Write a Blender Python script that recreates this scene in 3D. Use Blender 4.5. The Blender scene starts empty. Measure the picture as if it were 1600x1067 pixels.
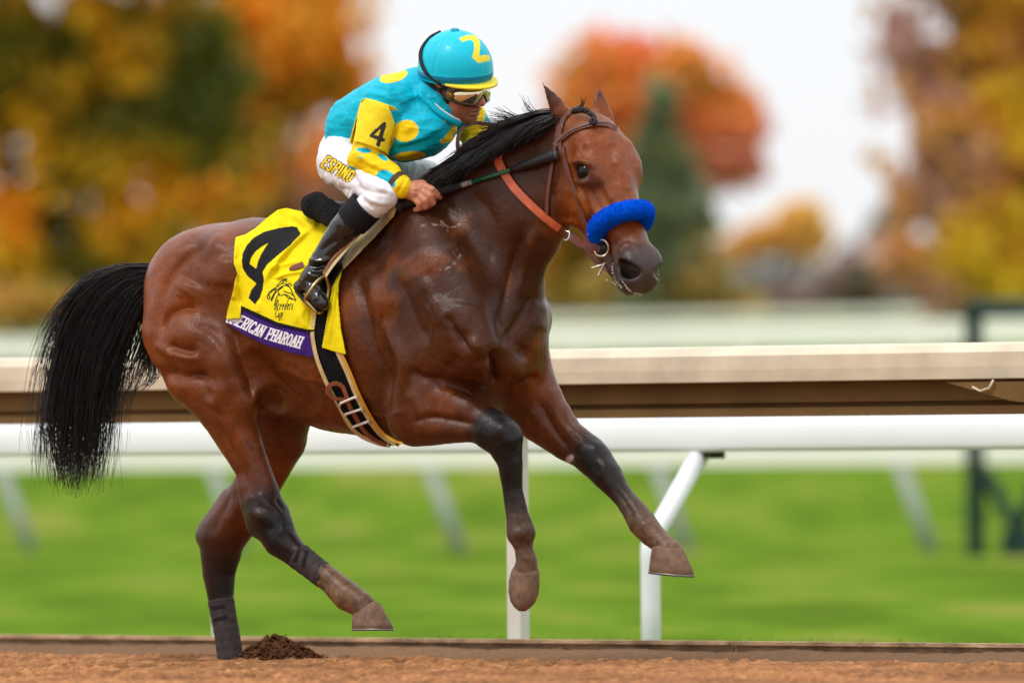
import bpy, math, random
import numpy as np
from mathutils import Vector, Matrix

random.seed(7)
RNG = np.random.default_rng(7)
SC = bpy.context.scene
COL = SC.collection

# ------------------------------------------------------------------ camera
FPX, DIST, PPM = 12000.0, 25.0, 480.0          # focal length in photo pixels, metres to the horse, pixels per metre there
ROLL = math.atan(13.0 / 1600.0)
HORIZON = 694.0
_c, _s = math.cos(ROLL), math.sin(ROLL)
_pit = math.atan((HORIZON - 533.5) / FPX)
FWD = np.array([0.0, math.cos(_pit), math.sin(_pit)])
_up0 = np.array([0.0, -math.sin(_pit), math.cos(_pit)])
_r0 = np.array([1.0, 0.0, 0.0])
RGT = _r0 * _c - _up0 * _s
UPV = _r0 * _s + _up0 * _c
CAM = np.array([0.0, -DIST, 0.0])
_h = FWD + RGT * (360 - 800) / FPX - UPV * (1030 - 533.5) / FPX
CAM[2] = -_h[2] * DIST                          # the planted hind hoof stands on z = 0


def P(u, v, w):
    """photo pixel (u, v) and depth w (in 1/480 m behind the horse's plane) -> world point"""
    u = np.asarray(u, float); v = np.asarray(v, float); w = np.asarray(w, float)
    dep = DIST + w / PPM
    a = (u - 800) / FPX * dep; b = -(v - 533.5) / FPX * dep
    return CAM + dep[..., None] * FWD + a[..., None] * RGT + b[..., None] * UPV


cam_d = bpy.data.cameras.new('camera')
cam_d.sensor_width = 36.0
cam_d.lens = FPX / 1600.0 * 36.0
cam_d.clip_start, cam_d.clip_end = 1.0, 6000.0
cam_d.dof.use_dof = True
cam_d.dof.focus_distance = DIST - 0.62
cam_d.dof.aperture_fstop = 2.25
cam = bpy.data.objects.new('camera', cam_d)
COL.objects.link(cam)
m = Matrix.Identity(4)
for i in range(3):
    m[i][0], m[i][1], m[i][2], m[i][3] = RGT[i], UPV[i], -FWD[i], CAM[i]
cam.matrix_world = m
SC.camera = cam
SC.render.resolution_x, SC.render.resolution_y = 1024, 682

# ------------------------------------------------------------------ light: bright overcast
SUN_EL, SUN_AZ = math.radians(55), math.radians(-130)   # azimuth from +Y, clockwise: behind the camera, to its left
world = bpy.data.worlds.new('World'); SC.world = world
world.use_nodes = True
wn = world.node_tree.nodes; wl = world.node_tree.links
sky_n = wn.new('ShaderNodeTexSky'); sky_n.sky_type = 'NISHITA'
sky_n.sun_disc = False
sky_n.sun_elevation = SUN_EL
sky_n.sun_rotation = SUN_AZ
sky_n.air_density, sky_n.dust_density, sky_n.ozone_density = 1.0, 2.0, 1.0
# closed cloud deck: the clear sky shows through only a little
deck = wn.new('ShaderNodeMix'); deck.data_type = 'RGBA'; deck.inputs['Factor'].default_value = 0.86
tcw = wn.new('ShaderNodeTexCoord'); nzw = wn.new('ShaderNodeTexNoise'); nzw.inputs['Scale'].default_value = 2.2; nzw.inputs['Detail'].default_value = 5
crw = wn.new('ShaderNodeValToRGB')
crw.color_ramp.elements[0].position = 0.3; crw.color_ramp.elements[0].color = (0.94, 0.955, 0.99, 1)
crw.color_ramp.elements[1].position = 0.7; crw.color_ramp.elements[1].color = (1.06, 1.06, 1.07, 1)
wl.new(tcw.outputs['Generated'], nzw.inputs['Vector']); wl.new(nzw.outputs['Fac'], crw.inputs[0])
# an overcast deck is brighter overhead than at the horizon
sepw = wn.new('ShaderNodeSeparateXYZ'); wl.new(tcw.outputs['Generated'], sepw.inputs[0])
elw = wn.new('ShaderNodeMapRange'); elw.inputs['From Min'].default_value = 0.0; elw.inputs['From Max'].default_value = 1.0
elw.inputs['To Min'].default_value = 8.3; elw.inputs['To Max'].default_value = 14.0
wl.new(sepw.outputs['Z'], elw.inputs['Value'])
mlw = wn.new('ShaderNodeVectorMath'); mlw.operation = 'SCALE'
wl.new(crw.outputs[0], mlw.inputs[0]); wl.new(elw.outputs[0], mlw.inputs['Scale'])
wl.new(sky_n.outputs[0], deck.inputs['A']); wl.new(mlw.outputs[0], deck.inputs['B'])
bg = wn['Background']; bg.inputs['Strength'].default_value = 0.125
wl.new(deck.outputs['Result'], bg.inputs['Color'])
sun_d = bpy.data.lights.new('sun', 'SUN'); sun_d.energy = 1.5; sun_d.angle = math.radians(12)
sun_d.color = (1.0, 0.96, 0.90)
sun = bpy.data.objects.new('sun', sun_d); COL.objects.link(sun)
_sd = Vector((math.sin(SUN_AZ) * math.cos(SUN_EL), math.cos(SUN_AZ) * math.cos(SUN_EL), math.sin(SUN_EL)))
sun.rotation_euler = _sd.to_track_quat('Z', 'Y').to_euler()
SC.view_settings.view_transform = 'Standard'
SC.view_settings.look = 'None'
SC.view_settings.gamma = 1.0
SC.view_settings.use_curve_mapping = False
SC.view_settings.exposure = 0.0
SC.render.engine = 'CYCLES'
SC.cycles.use_denoising = True
SC.cycles.max_bounces = 8


# ------------------------------------------------------------------ mesh helpers
def lin(r, g, b):
    f = lambda c: ((c / 255 + 0.055) / 1.055) ** 2.4 if c > 10 else c / 255 / 12.92
    return (f(r), f(g), f(b))


def rootpos(o):
    p = np.zeros(3)
    while o is not None:
        p += np.array(o.location); o = o.parent
    return p


def mk(name, V, F, mat=None, parent=None, smooth=True, col=None, uv=None):
    """one mesh object from world vertices and an (n,4) or (n,3) face array, or a list of such arrays"""
    V = np.asarray(V, float).reshape(-1, 3)
    if parent is not None:
        V = V - rootpos(parent)
    Fs = F if isinstance(F, list) and len(F) and isinstance(F[0], np.ndarray) and F[0].ndim == 2 else [np.asarray(F)]
    Fs = [np.asarray(x, np.int32) for x in Fs if len(x)]
    me = bpy.data.meshes.new(name)
    me.vertices.add(len(V)); me.vertices.foreach_set('co', V.astype(np.float32).ravel())
    nl = sum(x.size for x in Fs); nf = sum(len(x) for x in Fs)
    me.loops.add(nl); me.polygons.add(nf)
    me.loops.foreach_set('vertex_index', np.concatenate([x.ravel() for x in Fs]))
    tot = np.concatenate([np.full(len(x), x.shape[1], np.int32) for x in Fs])
    st = np.concatenate([[0], np.cumsum(tot)[:-1]]).astype(np.int32)
    me.polygons.foreach_set('loop_start', st); me.polygons.foreach_set('loop_total', tot)
    me.polygons.foreach_set('use_smooth', np.full(nf, bool(smooth)))
    if col is not None:
        a = me.color_attributes.new('paint', 'FLOAT_COLOR', 'POINT')
        c = np.ones((len(V), 4), np.float32); c[:, :np.asarray(col).shape[1]] = col
        a.data.foreach_set('color', c.ravel())
    if mat is not None:
        me.materials.append(mat)
    me.update(calc_edges=True); me.validate()
    o = bpy.data.objects.new(name, me); COL.objects.link(o)
    if parent is not None:
        o.parent = parent
    return o


def tag(o, label=None, cat=None, group=None, kind=None):
    for k, x in (('label', label), ('category', cat), ('group', group), ('kind', kind)):
        if x: o[k] = x
    return o


def thing(name, loc, label, cat, group=None):
    o = bpy.data.objects.new(name, None); COL.objects.link(o)
    o.empty_display_size = 0.1
    o.location = loc
    return tag(o, label, cat, group)


class MB:
    """collects vertices and faces for ONE mesh"""
    def __init__(s): s.V = []; s.Q = []; s.T = []; s.C = []; s.n = 0
    def add(s, V, Q=None, T=None, C=None):
        V = np.asarray(V, float).reshape(-1, 3)
        if Q is not None and len(Q): s.Q.append(np.asarray(Q) + s.n)
        if T is not None and len(T): s.T.append(np.asarray(T) + s.n)
        if C is not None: s.C.append(np.broadcast_to(np.asarray(C, float), (len(V), len(np.asarray(C, float).reshape(-1)[-3:]))) if np.ndim(C) == 1 else np.asarray(C, float))
        s.V.append(V); s.n += len(V)
    def build(s, name, mat, parent=None, smooth=True):
        F = []
        if s.Q: F.append(np.concatenate(s.Q).astype(np.int32))
        if s.T: F.append(np.concatenate(s.T).astype(np.int32))
        return mk(name, np.concatenate(s.V), F, mat, parent, smooth, np.concatenate(s.C) if s.C else None)
    def box(s, c, ax, half, C=None):
        """oriented box: centre, 3 unit axes (rows), half sizes"""
        c = np.asarray(c, float); ax = np.asarray(ax, float)
        sg = np.array([[x, y, z] for x in (-1, 1) for y in (-1, 1) for z in (-1, 1)], float)
        V = c + (sg * np.asarray(half)) @ ax
        s.add(V, [[0, 1, 3, 2], [4, 6, 7, 5], [0, 4, 5, 1], [2, 3, 7, 6], [0, 2, 6, 4], [1, 5, 7, 3]], None, C)
    def tube(s, pts, r, n=8, cap=True, C=None, flat=None):
        """round tube through points; r scalar or per point; flat=(dir, f) squeezes it along dir"""
        pts = np.asarray(pts, float); k = len(pts)
        r = np.broadcast_to(np.asarray(r, float), (k,))
        t = np.gradient(pts, axis=0); t /= np.linalg.norm(t, axis=1)[:, None] + 1e-12
        ref = np.array([0, 0, 1.0]) if abs(t[0][2]) < 0.9 else np.array([1.0, 0, 0])
        a = np.cross(t[0], ref); a /= np.linalg.norm(a)
        V = []; ang = np.arange(n) / n * 2 * np.pi
        for i in range(k):
            a = a - t[i] * (a @ t[i]); a /= np.linalg.norm(a) + 1e-12
            b = np.cross(t[i], a)
            ring = r[i] * (np.cos(ang)[:, None] * a + np.sin(ang)[:, None] * b)
            if flat is not None:
                f = np.asarray(flat[0], float); ring = ring - f * ((ring @ f) * (1 - flat[1]))[:, None]
            V.append(pts[i] + ring)
        V = np.concatenate(V); Q = []
        for i in range(k - 1):
            for j in range(n):
                j2 = (j + 1) % n
                Q.append([i * n + j, i * n + j2, (i + 1) * n + j2, (i + 1) * n + j])
        T = []
        if cap:
            V = np.concatenate([V, pts[:1], pts[-1:]])
            for j in range(n):
                T.append([k * n, (j + 1) % n, j]); T.append([k * n + 1, (k - 1) * n + j, (k - 1) * n + (j + 1) % n])
        s.add(V, Q, T, C)
    def extrude(s, prof, A, B, C=None, cap=True):
        """closed profile (n,2: along 'out', up) swept from frame A to frame B: each (origin, out, up)"""
        prof = np.asarray(prof, float); n = len(prof)
        V = np.concatenate([np.asarray(o) + prof[:, :1] * np.asarray(x) + prof[:, 1:] * np.asarray(y) for o, x, y in (A, B)])
        Q = [[i, (i + 1) % n, n + (i + 1) % n, n + i] for i in range(n)]
        s.add(V, Q, None, C)
        if cap:
            for off, fl in ((0, 1), (n, 0)):
                W = V[off:off + n]; c = W.mean(0)
                s.add(np.concatenate([W, [c]]), None, [[i, (i + 1) % n, n] if fl else [(i + 1) % n, i, n] for i in range(n)], C)


def smooth_path(pts, n=40):
    """Catmull-Rom through the points, any dimension"""
    p = np.asarray(pts, float); k = len(p)
    q = np.concatenate([[2 * p[0] - p[1]], p, [2 * p[-1] - p[-2]]])
    t = np.linspace(0, k - 1 - 1e-9, n); i = t.astype(int); f = (t - i)[:, None]
    a, b, c, d = q[i], q[i + 1], q[i + 2], q[i + 3]
    return 0.5 * (2 * b + (c - a) * f + (2 * a - 5 * b + 4 * c - d) * f ** 2 + (3 * b - a - 3 * c + d) * f ** 3)


# ------------------------------------------------------------------ noise
_perm = RNG.random((64, 64, 64)).astype(np.float32)
def vnoise(x, y, z=0.0):
    x, y, z = np.broadcast_arrays(np.asarray(x, float), np.asarray(y, float), np.asarray(z, float))
    xi, yi, zi = np.floor(x).astype(int), np.floor(y).astype(int), np.floor(z).astype(int)
    fx, fy, fz = x - xi, y - yi, z - zi
    fx = fx * fx * (3 - 2 * fx); fy = fy * fy * (3 - 2 * fy); fz = fz * fz * (3 - 2 * fz)
    g = lambda a, b, c: _perm[(xi + a) & 63, (yi + b) & 63, (zi + c) & 63]
    l = lambda a, b, t: a + (b - a) * t
    return l(l(l(g(0, 0, 0), g(1, 0, 0), fx), l(g(0, 1, 0), g(1, 1, 0), fx), fy),
             l(l(g(0, 0, 1), g(1, 0, 1), fx), l(g(0, 1, 1), g(1, 1, 1), fx), fy), fz) * 2 - 1
def fbm(x, y, z=0.0, o=4):
    r = 0; a = 0.5; f = 1.0
    for i in range(o):
        r = r + a * vnoise(np.asarray(x) * f + 17.3 * i, np.asarray(y) * f + 5.1 * i, np.asarray(z) * f + 9.7 * i); a *= 0.5; f *= 2.03
    return r
def sstep(a, b, x):
    t = np.clip((np.asarray(x, float) - a) / (b - a), 0, 1); return t * t * (3 - 2 * t)


# ------------------------------------------------------------------ smooth solids: a distance field meshed with surface nets
def unit(v):
    v = np.asarray(v, float); return v / np.linalg.norm(v)
def axes3(x, z):
    """three unit rows: x, y, z with z made square to x"""
    x = unit(x); z = np.asarray(z, float); z = unit(z - x * (x @ z)); return np.array([x, np.cross(z, x), z])


class Field:
    def __init__(s, xs, ys, zs):
        s.g = [np.asarray(a, np.float32) for a in (xs, ys, zs)]
        s.f = np.full([len(a) for a in s.g], 40.0, np.float32)
    def _sl(s, lo, hi, mar):
        sl = []
        for a, l, h in zip(s.g, lo, hi):
            i = max(0, int(np.searchsorted(a, l - mar))); j = min(len(a), int(np.searchsorted(a, h + mar)) + 1)
            if j - i < 1: return None
            sl.append(slice(i, j))
        return tuple(sl)
    def _pts(s, sl):
        return s.g[0][sl[0]][:, None, None], s.g[1][sl[1]][None, :, None], s.g[2][sl[2]][None, None, :]
    def put(s, fn, lo, hi, k, sub=False):
        sl = s._sl(lo, hi, k + 9)
        if sl is None: return
        d = fn(*s._pts(sl)).astype(np.float32); a = s.f[sl]
        if sub:
            d = -d; h = np.maximum(k - np.abs(a - d), 0) / max(k, 1e-6); s.f[sl] = np.maximum(a, d) + h * h * k / 4
        else:
            h = np.maximum(k - np.abs(a - d), 0) / max(k, 1e-6); s.f[sl] = np.minimum(a, d) - h * h * k / 4
    def chain(s, nodes, k=10, flat=None, sub=False):
        """round cones through nodes (x, y, z, r); flat=(axis, factor) squeezes the section along the axis"""
        N = np.asarray(nodes, float)
        ax = None if flat is None else (unit(flat[0]), 1.0 / flat[1] - 1.0)
        R = N[:, 3].max() * (1.0 if flat is None else max(1.0, flat[1]))
        def fn(X, Y, Z):
            best = None
            for p, q in zip(N[:-1], N[1:]):
                ab = q[:3] - p[:3]; L = max(ab @ ab, 1e-9)
                px, py, pz = X - p[0], Y - p[1], Z - p[2]
                t = np.clip((px * ab[0] + py * ab[1] + pz * ab[2]) / L, 0, 1)
                dx, dy, dz = px - t * ab[0], py - t * ab[1], pz - t * ab[2]
                if ax is not None:
                    e = (dx * ax[0][0] + dy * ax[0][1] + dz * ax[0][2]) * ax[1]
                    dx, dy, dz = dx + e * ax[0][0], dy + e * ax[0][1], dz + e * ax[0][2]
                d = np.sqrt(dx * dx + dy * dy + dz * dz) - (p[3] + t * (q[3] - p[3]))
                best = d if best is None else np.minimum(best, d)
            return best
        s.put(fn, N[:, :3].min(0) - R, N[:, :3].max(0) + R, k, sub)
    def ell(s, c, r, A=None, k=10, sub=False):
        c = np.asarray(c, float); r = np.asarray(r, float)
        A = np.eye(3) if A is None else np.asarray(A, float)
        ext = np.sqrt(((A * r[:, None]) ** 2).sum(0))
        def fn(X, Y, Z):
            px, py, pz = X - c[0], Y - c[1], Z - c[2]
            k0 = 0; k1 = 0
            for i in range(3):
                q = px * A[i][0] + py * A[i][1] + pz * A[i][2]
                k0 = k0 + (q / r[i]) ** 2; k1 = k1 + (q / r[i] ** 2) ** 2
            k0 = np.sqrt(k0); k1 = np.sqrt(k1) + 1e-9
            return k0 * (k0 - 1) / k1
        s.put(fn, c - ext, c + ext, k, sub)
    def front(s):
        """depth of the first solid met by each (x, y) line, from low z; nan where there is none"""
        ins = s.f < 0
        j = ins.argmax(2); any_ = ins.any(2)
        j1 = np.clip(j, 1, None); I, J = np.indices(j.shape)
        a, b = s.f[I, J, j1 - 1], s.f[I, J, j1]
        t = np.clip(a / (a - b + 1e-9), 0, 1)
        z = s.g[2][j1 - 1] + t * (s.g[2][j1] - s.g[2][j1 - 1])
        return np.where(any_, z, np.nan)
    def mesh(s):
        f = s.f; n = f.shape; ins = f < 0
        c = [slice(0, -1), slice(1, None)]
        cnt = np.zeros([k - 1 for k in n], np.int8)
        for i in (0, 1):
            for j in (0, 1):
                for k in (0, 1):
                    cnt += ins[c[i], c[j], c[k]]
        act = (cnt > 0) & (cnt < 8)
        I, J, K = np.nonzero(act)
        idx = np.full(act.shape, -1, np.int32); idx[I, J, K] = np.arange(len(I))
        S = np.zeros((len(I), 3)); W = np.zeros(len(I))
        for ax in range(3):
            o1, o2 = [a for a in range(3) if a != ax]
            for p in (0, 1):
                for q in (0, 1):
                    a = [I, J, K]; a[o1] = a[o1] + p; a[o2] = a[o2] + q
                    b = list(a); b[ax] = b[ax] + 1
                    fa, fb = f[tuple(a)], f[tuple(b)]
                    cr = (fa < 0) != (fb < 0)
                    t = np.where(cr, fa / np.where(cr, fa - fb, 1), 0)
                    pos = np.stack([s.g[d][a[d]] for d in range(3)], 1).astype(float)
                    pos[:, ax] += t * (s.g[ax][b[ax]] - s.g[ax][a[ax]])
                    S[cr] += pos[cr]; W[cr] += 1
        V = S / W[:, None]
        Q = []
        for ax in range(3):
            o1, o2 = (ax + 1) % 3, (ax + 2) % 3
            A = [slice(None)] * 3; B = [slice(None)] * 3
            A[ax] = slice(0, -1); B[ax] = slice(1, None)
            for d in (o1, o2):
                A[d] = slice(1, -1); B[d] = slice(1, -1)
            sa, sb = ins[tuple(A)], ins[tuple(B)]
            X = np.nonzero(sa != sb)
            e = [X[0].copy(), X[1].copy(), X[2].copy()]
            e[o1] = e[o1] + 1; e[o2] = e[o2] + 1
            def at(d1, d2):
                g = [e[0], e[1], e[2]]; g[o1] = g[o1] + d1; g[o2] = g[o2] + d2
                return idx[tuple(g)]
            q = np.stack([at(-1, -1), at(0, -1), at(0, 0), at(-1, 0)], 1)
            fl = ~sa[X]
            q[fl] = q[fl][:, ::-1]
            Q.append(q)
        Q = np.concatenate(Q); Q = Q[(Q >= 0).all(1)]
        return V, Q


def normals(V, Q):
    n = np.cross(V[Q[:, 2]] - V[Q[:, 0]], V[Q[:, 3]] - V[Q[:, 1]])
    N = np.zeros_like(V)
    for i in range(4):
        np.add.at(N, Q[:, i], n)
    return N / (np.linalg.norm(N, axis=1)[:, None] + 1e-12)


def laplace(V, Q, it=1, lam=0.5):
    E = np.concatenate([Q[:, [0, 1]], Q[:, [1, 2]], Q[:, [2, 3]], Q[:, [3, 0]]])
    for _ in range(it):
        S = np.zeros_like(V); c = np.zeros(len(V))
        np.add.at(S, E[:, 0], V[E[:, 1]]); np.add.at(c, E[:, 0], 1)
        np.add.at(S, E[:, 1], V[E[:, 0]]); np.add.at(c, E[:, 1], 1)
        V = V + lam * (S / np.maximum(c, 1)[:, None] - V)
    return V


def seg_dist(U, W, pts):
    """distance from points (U, W) to a 2-D polyline, and the position 0..1 along it"""
    p = np.asarray(pts, float); best = np.full(np.shape(U), 1e9); tt = np.zeros(np.shape(U))
    L = np.concatenate([[0], np.cumsum(np.linalg.norm(np.diff(p, axis=0), axis=1))])
    for i in range(len(p) - 1):
        a, b = p[i], p[i + 1]; ab = b - a; l2 = ab @ ab + 1e-9
        t = np.clip(((U - a[0]) * ab[0] + (W - a[1]) * ab[1]) / l2, 0, 1)
        d = np.hypot(U - a[0] - t * ab[0], W - a[1] - t * ab[1])
        m_ = d < best
        best = np.where(m_, d, best); tt = np.where(m_, (L[i] + t * math.sqrt(l2)) / L[-1], tt)
    return best, tt


def in_poly(U, W, poly):
    p = np.asarray(poly, float); c = np.zeros(np.shape(U), bool); j = len(p) - 1
    for i in range(len(p)):
        a, b = p[i], p[j]
        if a[1] != b[1]:
            c ^= ((a[1] > W) != (b[1] > W)) & (U < (b[0] - a[0]) * (W - a[1]) / (b[1] - a[1]) + a[0])
        j = i
    return c


# ------------------------------------------------------------------ materials
def mat(name, color=(0.5, 0.5, 0.5), rough=0.6, spec=0.5, metal=0.0, paint=False, bump=None, var=None, sheen=0.0, coat=0.0, aniso=0.0):
    """procedural surface: colour (or the mesh's own paint layer), noise variation var=(scale, amount), noise relief bump=(scale, strength, distance[, stretch])"""
    M = bpy.data.materials.new(name); M.use_nodes = True
    nt = M.node_tree; N = nt.nodes; L = nt.links; b = N['Principled BSDF']
    b.inputs['Roughness'].default_value = rough; b.inputs['Metallic'].default_value = metal
    b.inputs['Specular IOR Level'].default_value = spec
    b.inputs['Sheen Weight'].default_value = sheen
    b.inputs['Sheen Roughness'].default_value = 0.4
    b.inputs['Coat Weight'].default_value = coat
    b.inputs['Coat Roughness'].default_value = 0.08
    tc = N.new('ShaderNodeTexCoord')
    if paint:
        src = N.new('ShaderNodeVertexColor'); src.layer_name = 'paint'; out = src.outputs['Color']
    else:
        src = N.new('ShaderNodeRGB'); src.outputs[0].default_value = (*color, 1); out = src.outputs[0]
    if var:
        nz = N.new('ShaderNodeTexNoise'); nz.inputs['Scale'].default_value = var[0]; nz.inputs['Detail'].default_value = 5
        L.new(tc.outputs['Object'], nz.inputs['Vector'])
        mr = N.new('ShaderNodeMapRange'); mr.inputs['From Min'].default_value = 0.3; mr.inputs['From Max'].default_value = 0.7
        mr.inputs['To Min'].default_value = 1 - var[1]; mr.inputs['To Max'].default_value = 1 + var[1]
        L.new(nz.outputs['Fac'], mr.inputs['Value'])
        mx = N.new('ShaderNodeVectorMath'); mx.operation = 'SCALE'
        L.new(out, mx.inputs[0]); L.new(mr.outputs[0], mx.inputs['Scale']); out = mx.outputs[0]
    L.new(out, b.inputs['Base Color'])
    if bump:
        nz = N.new('ShaderNodeTexNoise'); nz.inputs['Scale'].default_value = bump[0]; nz.inputs['Detail'].default_value = 4
        vec = tc.outputs['Object']
        if len(bump) > 3:
            mp = N.new('ShaderNodeMapping'); mp.inputs['Scale'].default_value = bump[3]
            L.new(vec, mp.inputs['Vector']); vec = mp.outputs[0]
        L.new(vec, nz.inputs['Vector'])
        bp = N.new('ShaderNodeBump'); bp.inputs['Strength'].default_value = bump[1]; bp.inputs['Distance'].default_value = bump[2]
        L.new(nz.outputs['Fac'], bp.inputs['Height']); L.new(bp.outputs[0], b.inputs['Normal'])
    return M
# ================================================================== the place: track, kerb, turf, rails, trees
TA = math.radians(34)
TD = np.array([math.cos(TA), -math.sin(TA), 0.0])      # along the track, the way the horse runs
ND = np.array([math.sin(TA), math.cos(TA), 0.0])       # across it, away from the camera


def line_pt(d0, u, z=0.0, off=0.0):
    """point seen in column u on the line parallel to the track that crosses the picture's middle d0 metres away"""
    k = (u - 800) / FPX
    s_ = k * d0 / (math.cos(TA) + k * math.sin(TA))
    p = np.array([0, d0 - DIST, 0]) + TD * s_ + ND * off
    p[2] = z
    return p


def zrow(v, d, u=800):
    """height of what is seen in row v at distance d"""
    return CAM[2] + (HORIZON - (v + 13.0 / 1600 * (u - 800))) * d / FPX


KERB_D = 25.95
KQ = float(ND @ np.array([0, KERB_D - DIST, 0]))        # across-track position of the kerb
KTOP = zrow(999, KERB_D)

# ---- dirt track: one sheet, finely tilled where the camera sees it
sa = np.concatenate([[-400, -60, -20, -8, -4], np.arange(-2.9, 2.6, 0.0062), [4, 8, 20, 60, 400]])
qa = np.concatenate([[-60, -30, -14, -7], np.arange(KQ - 4.4, KQ + 0.02, 0.015)])
S_, Q_ = np.meshgrid(sa, qa, indexing='ij')
fade = sstep(2.9, 2.4, np.abs(S_)) * sstep(KQ - 4.4, KQ - 3.6, Q_)
e = KQ - Q_ + 0.05 * fbm(S_ * 2.2, 3.3, 0, 3)
berm = 0.004 * sstep(0.30, 0.17, e) * (1 + 2.0 * fbm(S_ * 5, Q_ * 5, 2, 3)) - 0.064 * (1 - sstep(0.45, 1.15, e)) * (.25 * sstep(.06, .24, e) + .75 * sstep(0.25, 0.36, e)) * (1 + .5 * fbm(S_ * 3, 1.7, 0, 3))
ridge = fbm(S_ * 20, Q_ * 12, 1.7, 4); cl = np.clip(fbm(S_ * 36, Q_ * 26, 5.5, 3) - 0.04, 0, .26) * (0.5 + sstep(-.2, .3, fbm(S_ * 5, Q_ * 4, 2.2, 2)))
Z_ = berm + fade * (0.010 * ridge * (.35 + .65 * sstep(.3, .5, e)) + 0.042 * cl * sstep(0.32, 0.5, e) + 0.006 * fbm(S_ * 3, Q_ * 3, 8, 2) + 0.006 * fbm(S_ * 80, Q_ * 50, 3, 2))
rim = np.exp(-(((S_ + 1.02) / .12) ** 2 + ((Q_ - float(ND @ P(361, 1030, 0.0))) / .14) ** 2)); Z_ = Z_ - 0.012 * rim
Vt = S_[..., None] * TD + Q_[..., None] * ND; Vt[..., 2] = Z_
ns, nq = S_.shape
gi = (np.arange(ns - 1)[:, None] * nq + np.arange(nq - 1)[None]).ravel()
quad = np.stack([gi, gi + nq, gi + nq + 1, gi + 1], 1)
mottle = fbm(S_ * 1.1, Q_ * 4, 4, 3)
dirt = np.array(lin(166, 116, 76)); ddk = np.array(lin(80, 50, 33)); grey = np.array(lin(116, 90, 68))
tc_ = dirt + (ddk - dirt) * np.clip(0.30 + 0.7 * mottle - 10 * (Z_ - berm) * 1.2, 0, 1)[..., None]  # low spots painted darker as shade between the clods
tc_ = tc_ * (1 + .55 * fbm(S_ * 42, Q_ * 16, 7, 3) + .3 * fbm(S_ * 110, Q_ * 40, 2, 2))[..., None]  # speckle painted in for the small shadows among the clods
tc_ = tc_ + (grey - tc_) * (0.9 * sstep(0.42, 0.33, e))[..., None]
M_dirt = mat('tilled_dirt', rough=0.95, spec=0.1, paint=True, bump=(160, 0.5, 0.006), var=(90, 0.22))
tag(mk('dirt_track', Vt.reshape(-1, 3), quad, M_dirt, None, True, tc_.reshape(-1, 3)), kind='structure')

# ---- turf course behind the kerb and the rising ground beyond
def turf_z(x, y):
    d = np.asarray(y, float) + DIST
    z = np.interp(d, [0, 26, 30, 66, 84, 112, 140, 200, 300, 700, 6000], [-.07, -.07, -.08, -.235, -.22, 1.15, 2.15, 3.75, 5.6, 11, 60])
    return z


ya = np.concatenate([np.arange(-6, 60, 0.5), np.arange(60, 340, 4), [500, 900, 2000, 5000]])
xa = np.concatenate([[-3000, -600, -150, -60, -30], np.arange(-16, 16.1, 0.5), [30, 60, 150, 600, 3000]])
X_, Y_ = np.meshgrid(xa, ya, indexing='ij')
qq = X_ * ND[0] + Y_ * ND[1]
lim = KQ + 0.035
Y2 = np.where(qq < lim, (lim - X_ * ND[0]) / ND[1], Y_)          # near edge follows the kerb
Z2 = turf_z(X_, Y2) + np.where(Y2 < 75, 0.02 * fbm(X_ * .3, Y2 * .3, 1, 2), 0) * (Y2 > 3)
n1_ = len(ya)
gi = (np.arange(len(xa) - 1)[:, None] * n1_ + np.arange(n1_ - 1)[None]).ravel()
M_turf = bpy.data.materials.new('turf'); M_turf.use_nodes = True
nt = M_turf.node_tree; b_ = nt.nodes['Principled BSDF']; b_.inputs['Roughness'].default_value = 0.9; b_.inputs['Specular IOR Level'].default_value = 0.0
tc = nt.nodes.new('ShaderNodeTexCoord')
mp = nt.nodes.new('ShaderNodeMapping'); mp.inputs['Scale'].default_value = (0.8, 0.14, 1); nt.links.new(tc.outputs['Object'], mp.inputs['Vector'])
nz = nt.nodes.new('ShaderNodeTexNoise'); nz.inputs['Scale'].default_value = 1.0; nz.inputs['Detail'].default_value = 6; nz.inputs['Roughness'].default_value = .62
nt.links.new(mp.outputs[0], nz.inputs['Vector'])
cr = nt.nodes.new('ShaderNodeValToRGB'); el = cr.color_ramp.elements
el[0].position = 0.40; el[0].color = (0.088, 0.150, 0.016, 1)
el[1].position = 0.64; el[1].color = (0.200, 0.225, 0.046, 1)
x_ = el.new(0.50); x_.color = (0.112, 0.198, 0.018, 1)
x_ = el.new(0.57); x_.color = (0.150, 0.215, 0.026, 1)
nt.links.new(nz.outputs['Fac'], cr.inputs[0]); nt.links.new(cr.outputs[0], b_.inputs['Base Color'])
tag(mk('turf_course', np.stack([X_, Y2, Z2], -1).reshape(-1, 3), np.stack([gi, gi + n1_, gi + n1_ + 1, gi + 1], 1), M_turf), kind='structure')
# blades standing along the kerb and over the nearest turf
gn = 26000; g_ = np.random.default_rng(5)
gs, gq = g_.uniform(-2.7, 2.5, gn), KQ + 0.05 + g_.power(0.6, gn) * 2.6
bp_ = gs[:, None] * TD + gq[:, None] * ND; bp_[:, 2] = -0.085
ht = 0.035 + 0.03 * g_.random(gn); an = g_.random(gn) * 6.28
wv_ = np.stack([np.cos(an), np.sin(an), np.zeros(gn)], 1) * 0.006; ln_ = np.stack([np.cos(an + 1.5), np.sin(an + 1.5), np.zeros(gn)], 1) * (ht * g_.normal(0, .5, gn))[:, None]
Vg = np.stack([bp_ - wv_, bp_ + wv_, bp_ + ln_ + np.stack([0 * ht, 0 * ht, ht], 1)], 1).reshape(-1, 3)
M_blade = mat('grass_blade', rough=0.7, spec=0.2, paint=True)
gc = np.array([0.10, 0.22, 0.014]) * (0.7 + 0.7 * g_.random((gn, 1))) + np.array([0.06, 0.03, 0.005]) * g_.random((gn, 1))
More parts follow.
